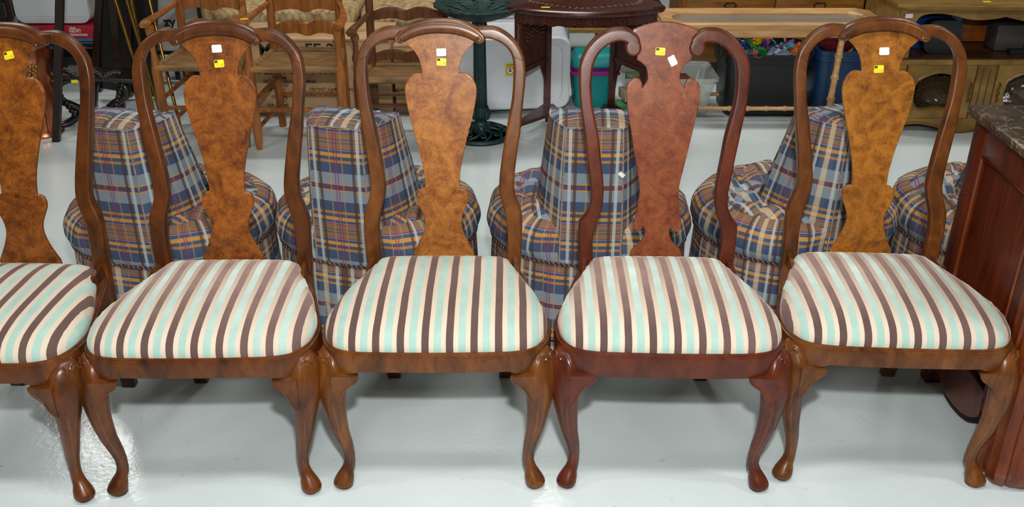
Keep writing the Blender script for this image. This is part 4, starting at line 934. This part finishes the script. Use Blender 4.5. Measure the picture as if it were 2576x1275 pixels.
# ------------------------------------------------------------------ oak chest of drawers
oak = wood('golden_oak', (104, 66, 20), (140, 94, 36), (164, 114, 50), rough=.4, coat=.15, grain=(1.6, 14, 14))
t = empty('oak_chest', (1.40, 5.42, 0), 0, 'golden oak chest of drawers with dark hexagonal pulls behind the pine table', 'dresser')
G().box(-.44, .58, .02, .5, .12, .80, ch=.004).build('carcass', oak, t); G().box(-.42, .56, .05, .48, 0, .12).build('plinth', flat('plinth_dark', (34, 24, 16), .6), t)
irn = flat('black_iron', (30, 26, 22), .4, .7)
for cxx, hw in ((-.18, .245), (.32, .245)):
    for z0, z1 in ((.15, .31), (.32, .53), (.54, .73)):
        d = G().box(cxx-hw, cxx+hw, 0, .03, z0, z1, ch=.006).build('drawer', oak, t); zc = (z0+z1)/2+.03
        G().tube([(cxx-.035, -.006, zc), (cxx-.02, -.012, zc+.016), (cxx+.02, -.012, zc+.016), (cxx+.035, -.006, zc), (cxx+.02, -.014, zc-.016), (cxx-.02, -.014, zc-.016)], .0035, 6, True).build('drawer_pull', irn, d)

# ------------------------------------------------------------------ provincial buffet
fruit = wood('fruitwood', (96, 70, 24), (128, 98, 44), (150, 118, 60), rough=.35, coat=.25, grain=(2, 10, 4))
t = empty('fruitwood_buffet', (1.86, 4.6, 0), 0, 'fruitwood buffet with scalloped open niche and wire-mesh doors', 'buffet')
BW = 1.9
g = G(); g.box(0, .02, .03, .52, .05, .62); g.box(BW-.02, BW, .03, .52, .05, .62); g.box(0, BW, .50, .52, .05, .62); g.box(0, BW, .02, .52, .05, .075); g.build('carcass', fruit, t)
g = G(); g.box(.021, BW-.021, .47, .499, .076, .60); g.box(.021, BW-.021, .03, .47, .076, .080); g.box(.021, .024, .03, .47, .076, .60); g.box(.95, .965, .03, .47, .08, .37); g.box(.47, .485, .03, .47, .08, .37); g.build('shaded_interior', flat('interior_shade', (34, 20, 12), .7), t)  # added inner panels, coloured dark to stand for the shade inside
g = G(); g.loft([[(x*1.0+o_*(1 if x > 1 else -1), (y-o_ if y < .1 else y), z) for x, y in [(-.005, .52), (-.005, .03), (.03, -.006), (.5, -.02), (.95, -.012), (1.4, -.02), (BW-.03, -.006), (BW+.005, .03), (BW+.005, .52)]] for o_, z in ((.0, .618), (.012, .622), (.018, .632), (.016, .640), (.008, .643))]); g.build('top', fruit, t, 30)
G().box(.01, BW-.01, .0, .5, .372, .385, ch=.002).build('niche_shelf', wood('shelf_dark', (40, 24, 10), (58, 36, 18), (72, 46, 24), rough=.25, coat=.3), t)
G().box(.0, BW, -.008, .02, .352, .378, ch=.004).build('waist_moulding', fruit, t)
ap = segs([[(0, .372), (0, .62)], [(0, .62), (BW, .62)], [(BW, .62), (BW, .378)], [(BW, .378), (BW-.07, .378)], [(BW-.07, .378), (BW-.07, .54)], [(BW-.07, .54), (BW-.1, .575), (BW-.2, .592), (BW-.36, .568), (BW-.5, .58), (BW-.64, .562), (BW-.72, .558), (BW-.8, .575)], [(BW-.8, .575), (.95, .56), (.9, .565)],
    [(.9, .565), (.80, .578), (.74, .562), (.62, .560), (.54, .574), (.50, .584)], [(.50, .584), (.44, .572), (.34, .570), (.25, .590), (.17, .600), (.10, .590), (.075, .56), (.07, .53)], [(.07, .53), (.07, .378)], [(.07, .378), (0, .372)]], 4)[:-1]
plate('scalloped_surround', ap, .022, .003, fruit, t, lambda c: (c[0], c[1]+.012, c[2]))
def wave_window(cx, cz, w, h, y, n=64):
    out = []
    for k in range(n):
        a = 2*pi*k/n; ca, sa = cos(a), sin(a); x = abs(ca)**.45*(1 if ca > 0 else -1)*w; z = abs(sa)**.45*(1 if sa > 0 else -1)*h
        z += (.010 if z > 0 else .006)*cos(x/w*pi)*(1 if abs(sa) > .5 else 0); x += .006*cos(z/h*pi)*(1 if x > 0 else -1); out.append((cx+x, y, cz+z))
    return out
def rect_pts(cx, cz, w, h, y, n=64):
    out = []
    for k in range(n):
        a = 2*pi*k/n; ca, sa = cos(a), sin(a); m = max(abs(ca), abs(sa)); out.append((cx+ca/m*w, y, cz+sa/m*h))
    return out
brs = flat('mesh_brass', (112, 88, 44), .45, .6)
for dx in (.075, .52, 1.04, 1.485):
    dw = .34; cx, cz, w, h = dx+dw/2, .215, dw/2, .137
    rings = [rect_pts(cx, cz, w, h, .012), rect_pts(cx, cz, w, h, -.004), rect_pts(cx, cz, w-.004, h-.004, -.008), rect_pts(cx, cz, w-.012, h-.012, -.008), wave_window(cx, cz, w-.045, h-.040, -.007), wave_window(cx, cz, w-.05, h-.045, -.011), wave_window(cx, cz, w-.056, h-.05, -.010), wave_window(cx, cz, w-.060, h-.054, .010)]
    g = G(); g.loft(rings, False); d = g.build('mesh_door', fruit, t, 30)
    g = G(); ww, hh = w-.058, h-.052
    for k in range(-18, 19):
        for s in (-1, 1):
            pts = []
            for q in range(-40, 41):
                x = q*.005; z = s*x*1.25+k*.017
                if abs(x) < ww*.97 and abs(z) < hh*.98 and (abs(x)/ww)**4+(abs(z)/hh)**4 < 1.05: pts.append((cx+x, .001*s, cz+z))
            if len(pts) > 1: g.tube([pts[0], pts[-1]], .0008, 4)
    m_ = g.build('wire_mesh', brs, d); m_['kind'] = 'stuff'
    hx = dx+(.018 if dx in (.52, 1.485) else dw-.018); g = G(); g.tube(cat([Vector(p) for p in [(hx, -.012, cz-.05), (hx+.005, -.016, cz-.035), (hx-.004, -.018, cz-.015), (hx+.003, -.022, cz), (hx-.004, -.018, cz+.015), (hx+.005, -.016, cz+.035), (hx, -.012, cz+.05)]], 3), .004, 6)
    g.sphere((hx, -.022, cz), .006, .005, .009, 8, 5); g.build('escutcheon_pull', flat('aged_brass', (92, 78, 46), .5, .8), d)
for x0 in (.42, .865, 1.385):
    p_ = G().box(x0, x0+.095, -.004, .012, .078, .352, ch=.002).build('fluted_stile', fruit, t)
    for q in (.028, .062): G().box(x0+q-.004, x0+q+.004, -.0046, -.003, .10, .335).build('flute', flat('flute_dark', (80, 54, 26), .5), p_)
for x0, x1 in ((0, .07), (1.83, BW)): G().box(x0, x1, -.004, .012, .05, .352, ch=.003).build('corner_stile', fruit, t)
bs = segs([[(0, .0), (0, .08)], [(0, .08), (BW, .08)], [(BW, .08), (BW, 0)], [(BW, 0), (BW-.05, 0)], [(BW-.05, 0), (BW-.08, .03), (BW-.2, .052), (BW-.4, .03), (BW-.6, .05), (.95, .008), (.6, .05), (.50, .03), (.40, .004), (.33, .012), (.26, .035), (.18, .050), (.11, .045), (.07, .03), (.05, 0)], [(.05, 0), (0, 0)]], 4)[:-1]
plate('scalloped_apron', bs, .022, .003, fruit, t, lambda c: (c[0], c[1]+.0, c[2]))
g = G(); g.tube([(x, -.012, z+.012) for x, z in [(p.x, p.y) for p in bs] if .04 < x < BW-.04 and z < .06], .004, 6); g.build('apron_bead', fruit, t)
for x in (.03, BW-.07): G().box(x, x+.045, .44, .50, 0, .06).build('rear_foot', fruit, t)
for i_, x in enumerate((.10, .40)): 
    o = G().box(-.018, .018, -.001, 0, -.010, .010).build('price_sticker', flat('sticker_pink', (226, 196, 206), .5) if not i_ else flat('sticker_yellow', Y_, .45), t, loc=(.035, -.0, .59) if not i_ else (.42, .06, .6445)); o['label'] = 'pale pink price sticker' if not i_ else 'yellow price sticker'
    if i_: o.rotation_euler = (pi/2, 0, 0)
# things in the niche and behind the mesh
o = tote((2.11, 4.90, .386), 0, .30, .30, .17, flat('blue_glossy', (22, 60, 130), .3), 'bright blue bin inside the buffet niche', 'storage_bin')
g = G(); g.loft([rrect(-.09, .09, 0, .165, .05, y) for y in (0, .06)]); o = g.build('hard_case', flat('case_black', (20, 20, 24), .5), loc=(2.11, 4.665, .387)); tag(o, 'rounded black case standing in front of the blue bin in the niche', 'case')
o = G().box(-.09, .09, -.012, .012, 0, .03, Matrix.Rotation(.35, 4, 'Y')).build('folded_cloth', flat('aqua_cloth', (40, 150, 140), .8), loc=(2.08, 4.80, .56)); tag(o, 'aqua folded cloth lying over the blue bin', 'cloth')
o = G().box(-.10, .10, -.05, .05, 0, .13, ch=.006).build('carved_box', flat('orange_wood', (150, 78, 28), .5, vary=.3), loc=(2.37, 4.95, .386)); tag(o, 'orange-brown wooden box at the back of the niche', 'box')
o = G().box(-.075, .075, -.06, .06, 0, .13, ch=.01).build('grey_carton', flat('dull_grey', (62, 58, 54), .5), loc=(2.47, 4.78, .386)); tag(o, 'dull grey box in the right part of the niche', 'box')
o = G().box(-.02, .045, -.05, .05, 0, .13, ch=.004).build('framed_item', flat('silver', (140, 150, 156), .3, .6), loc=(2.60, 4.74, .386)); tag(o, 'silver-edged box beside the grey box in the niche', 'box')
o = G().box(-.05, .05, -.02, .02, 0, .02).build('black_tool', flat('case_black', (20, 20, 24), .5), loc=(2.50, 4.68, .387)); tag(o, 'flat black gadget lying in the niche', 'gadget')
def wrinkled(name, loc, rx, ry, rz_, mat, lb, c):
    bm = bmesh.new(); bmesh.ops.create_icosphere(bm, subdivisions=4, radius=1); rn = random.Random(5)
    from mathutils import noise
    for v in bm.verts:
        k = 1+.22*noise.noise(v.co*2.3)+.10*noise.noise(v.co*7); v.co = Vector((v.co.x*rx*k, v.co.y*ry*k, max(-.75, v.co.z)*rz_*k))
    me = bpy.data.meshes.new(name); bm.to_mesh(me); bm.free(); me.materials.append(mat); o = finish(name, me, None, 25, loc); tag(o, lb, c); return o
foil = flat('bubble_foil', (120, 120, 128), .25, .6, bump=1.0, scale=45)
wrinkled('bubble_wrap', (2.62, 4.76, .155), .125, .09, .09, foil, 'silvery bubble-wrapped bundle behind the second mesh door', 'wrap')
wrinkled('bubble_wrap', (2.2, 4.82, .115), .06, .06, .04, foil, 'small bubble-wrapped bundle behind the first mesh door', 'wrap')

# ------------------------------------------------------------------ left background: copper vessel, black furniture, shelf, brass rack
cop = flat('copper', (188, 112, 78), .3, 1, vary=.3, bump=.35, scale=24)
t = empty('copper_vessel', (-2.36, 4.60, 0), 0, 'tall embossed copper umbrella stand at the left behind the first dining chair', 'vessel')
g = G(); g.loft([[(r*(1+.03*sin(12*2*pi*k/96)*(1 if .05 < z < .2 else 0))*cos(2*pi*k/96), r*(1+.03*sin(12*2*pi*k/96)*(1 if .05 < z < .2 else 0))*sin(2*pi*k/96), z) for k in range(96)] for r, z in ((.085, 0), (.095, .008), (.085, .03), (.09, .06), (.10, .12), (.098, .20), (.086, .26), (.09, .32), (.11, .38), (.115, .42), (.10, .46), (.105, .47), (.098, .468), (.08, .40), (.07, .3))]); vb = g.build('vessel_body', cop, t, 60)
g = G()
for i in range(34):
    a = -1.05+RN.uniform(-.28, .28)*(1-i/60); z = .40-i*.0052; g.sphere((cos(a)*.112*(1-(.40-z)*.9), sin(a)*.112*(1-(.40-z)*.9), z), .008, .008, .008, 7, 5)
g.build('grape_relief', flat('brass_bright', (170, 140, 70), .3, 1), vb)
blkw = flat('ebonised_wood', (20, 15, 13), .35, vary=.3, coat=.3); drk = wood('dark_brown', (24, 13, 8), (38, 22, 15), (52, 32, 22), rough=.35, coat=.3)
t = empty('easel', (-2.10, 4.6, 0), 0, 'black tripod easel with red-brown edges beside the copper vessel', 'easel')
for a, b in (((-.15, -.12, 0), (.12, -.08, 1.2)), ((-.15, .35, 0), (.17, .30, 1.2)), ((.0, .36, 0), (.15, .30, 1.2))):
    a, b = Vector(a), Vector(b); G().loft([[(p.x+x, p.y+y, p.z) for x, y in ((-.018, -.012), (.018, -.012), (.018, .012), (-.018, .012))] for p in (a, b)]).build('leg', drk, t)
G().box(.06, .16, -.08, .28, .96, 1.0).build('cross_bar', drk, t)
t = empty('carved_stand', (-2.15, 4.76, 0), radians(10), 'black carved scroll-legged stand with yellow stickers at the left', 'stand')
t.scale = (1.15, 1, .8)
G().box(-.15, .17, -.10, .10, .31, .335, Matrix.Rotation(radians(9), 4, 'Y'), ch=.004).build('tray_top', blkw, t)
g = G()
for i in range(26):
    a = i*.55; g.sphere((-.13+.011*i, -.09+.01*sin(a), .36+.03*abs(sin(a*.6))-.0016*i), .016, .013, .018, 7, 5)
g.build('carved_crest', blkw, t, 60)
for s in (-1, 1):
    g = G(); g.tube(cat([Vector(p) for p in [(s*.05, 0, .31), (s*.13, -.02, .27), (s*.15, -.03, .19), (s*.09, -.02, .13), (s*.06, -.01, .08), (s*.12, -.03, .02), (s*.17, -.05, .012)]], 4), .022, 10)
    for i in range(8): g.sphere((s*(.14-.008*i), -.045, .26-.026*i), .014, .010, .016, 7, 5)
    g.build('scroll_leg', blkw, t, 60)
for x in (-.10, -.04):
    o = G().box(-.014, .014, -.001, 0, -.010, .010).build('price_sticker', flat('sticker_yellow', Y_, .45), t, loc=(x, -.102, .34 if x < -.06 else .316)); o['label'] = 'yellow price sticker'
t = empty('folding_screen', (-2.125, 5.12, 0), radians(-3), 'black panelled screen standing between the easel and the brass rack', 'screen')
t.rotation_euler = (0, radians(9.5), 0); t.location.z = .025
for i, (x0, x1) in enumerate(((-.14, .0), (.03, .16))): G().box(x0, x1, 0, .03, .02, 1.25, ch=.004).build('panel', flat('black_lacquer', (10, 9, 10), .4), t)
G().box(.0, .03, -.012, .03, 0, 1.27, ch=.003).build('post', drk, t); G().box(-.155, -.14, -.008, .03, 0, 1.27).build('post', drk, t)
brass = flat('brass_tube', (150, 118, 52), .25, 1, vary=.15)
t = empty('brass_rack', (-1.80, 4.68, 0), 0, 'folding brass tube stand left of the rush-seat armchairs', 'stand')
for a, b in (((-.02, -.02, 0), (-.20, .10, 1.0)), ((.02, .0, 0), (-.14, .10, 1.0)), ((.12, -.05, 0), (-.06, .22, 1.0)), ((-.10, .20, 0), (-.02, -.05, 1.0))):
    G().tube([a, b], .0085, 10).build('tube_leg', brass, t)
G().tube([(.045, -.05, .012), (.12, -.05, .012)], .005, 8).build('foot_bar', brass, t)
chrome = flat('chrome_wire', (150, 150, 152), .25, 1)
t = empty('wire_shelf', (-2.42, 5.45, 0), 0, 'chrome wire shelving unit holding boxes at the far left', 'shelf')
for x in (-.75, .5):
    for y in (.0, .42): G().lathe([(.012, 0), (.012, 1.3)], (x, y, 0), 10).build('post', chrome, t)
for z in (.235, .62):
    g = G()
    for k in range(24): g.tube([(-.75+.054*k, 0, z), (-.75+.054*k, .42, z)], .003, 5)
    for y in (0, .42):
        for dz in (0, -.03): g.tube([(-.75, y, z+dz), (.5, y, z+dz)], .004, 6)
        g.tube([(-.75+.025*k, y, z-.03*(k % 2)) for k in range(51)], .002, 4)
    g.build('wire_tier', chrome, t)
t = empty('red_product_box', (-2.83, 5.47, .24), 0, 'red printed box reading GDI!! on the lower wire shelf', 'box')
redm = flat('red_card', (168, 18, 44), .45); G().box(0, .46, 0, .25, 0, .085, ch=.002).build('box_body', redm, t); G().box(.07, .13, -.001, .0, 0, .085).build('packing_tape', flat('tape_brown', (120, 92, 70), .4), t)
text_obj('printed_text', 'GDI!!', .030, flat('white_ink', (236, 230, 222), .6), t, lambda c: (.30+c.x, -.0015, .05+c.y), .0006)
text_obj('printed_text', 'Classic', .013, flat('white_ink', (236, 230, 222), .6), t, lambda c: (.305+c.x, -.0015, .073+c.y), .0003)
G().box(.26, .46, -.001, 0, .0, .014).build('blue_strip', flat('blue_ink', (50, 110, 170), .5), t); G().box(.28, .40, -.0012, 0, .030, .042).build('white_picture', flat('pic_grey', (190, 180, 176), .5), t)
t = empty('white_bin', (-2.62, 5.50, .335), 0, 'white plastic bin with rounded corners on top of the red box', 'bin')
g = G(); g.loft([rrect(-.21, .21, .0, .30, .05, y) for y in (0, .01, .28)]); g.build('bin_body', wp, t, 30); G().box(-.2, .2, -.004, 0, .04, .045).build('ridge', wp, t)
t = empty('framed_sign', (-2.02, 5.40, .20), 0, 'white sign in a black frame with lettering zy behind the brass rack', 'sign')
G().box(0, .26, .012, .02, 0, .30).build('sign_face', flat('sign_white', (176, 176, 172), .5), t); g = G(); g.box(-.02, .0, 0, .02, -.02, .32); g.box(.26, .28, 0, .02, -.02, .32); g.box(0, .26, 0, .02, -.02, 0); g.box(0, .26, 0, .02, .30, .32); g.build('sign_frame', blkw, t)
text_obj('printed_text', 'zy', .075, ink, t, lambda c: (.06+c.x, .011, .14+c.y), .003)
for i, (x, z, w, h, c, lb) in enumerate(((-2.08, .242, .16, .16, (150, 26, 34), 'red box at the right end of the lower wire shelf'), (-2.36, .242, .10, .06, (30, 110, 70), 'small green box beside the red printed box'), (-2.30, .627, .24, .2, (120, 30, 34), 'dark red box on the upper wire shelf'))):
    o = G().box(0, w, 0, .25, 0, h, ch=.003).build('stored_box', flat('stored%d' % i, c, .5), loc=(x, 5.5, z)); tag(o, lb, 'box')
o = G().box(0, .80, 0, .3, 0, .14, ch=.01).build('black_crate', flat('black_plastic', (9, 10, 12), .45), loc=(-2.95, 5.5, 0)); tag(o, 'black crate added to darken the floor below the red printed box', 'crate')  # crate added to darken the bright floor under the shelf
o = G().box(0, .42, 0, .3, 0, .13, ch=.01).build('black_crate', flat('black_plastic', (9, 10, 12), .45), loc=(-1.98, 5.5, 0)); tag(o, 'black crate on the floor under the wire shelf', 'crate')
t = empty('dark_chair', (-2.75, 4.75, 0), radians(20), 'dark carved chair with brass boss at the far left edge', 'chair')
for x in (-.2, .2):
    for y in (0, .36): G().lathe([(.016, 0), (.022, .05), (.016, .09), (.024, .2), (.018, .40)], (x, y, 0), 10).build('leg', drk, t)
    G().tube([(x, .36, .40), (x, .42, 1.0)], .02, 8).build('back_post', drk, t)
G().box(-.23, .23, -.03, .40, .40, .45, ch=.012).build('seat', drk, t); G().box(-.2, .2, .37, .40, .52, .9, ch=.01).build('back_panel', drk, t)
G().sphere((.2, -.03, .44), .026, .012, .026, 14, 8).build('brass_boss', brass, t)
# far storage row that closes the view at the top left and centre
o = G().box(-1.1, 1.4, 0, .4, 0, .95, ch=.01).build('storage_cabinet', flat('cab_dark', (44, 32, 26), .6), loc=(-.6, 6.6, 0)); tag(o, 'long dark low cabinet behind the tapestry sofa', 'cabinet')
o = G().box(-.9, .55, 0, .4, 0, .95, ch=.01).build('storage_cabinet', flat('cab_black', (22, 18, 18), .6), loc=(-2.9, 6.3, 0)); tag(o, 'black low cabinet behind the wire shelving', 'cabinet')
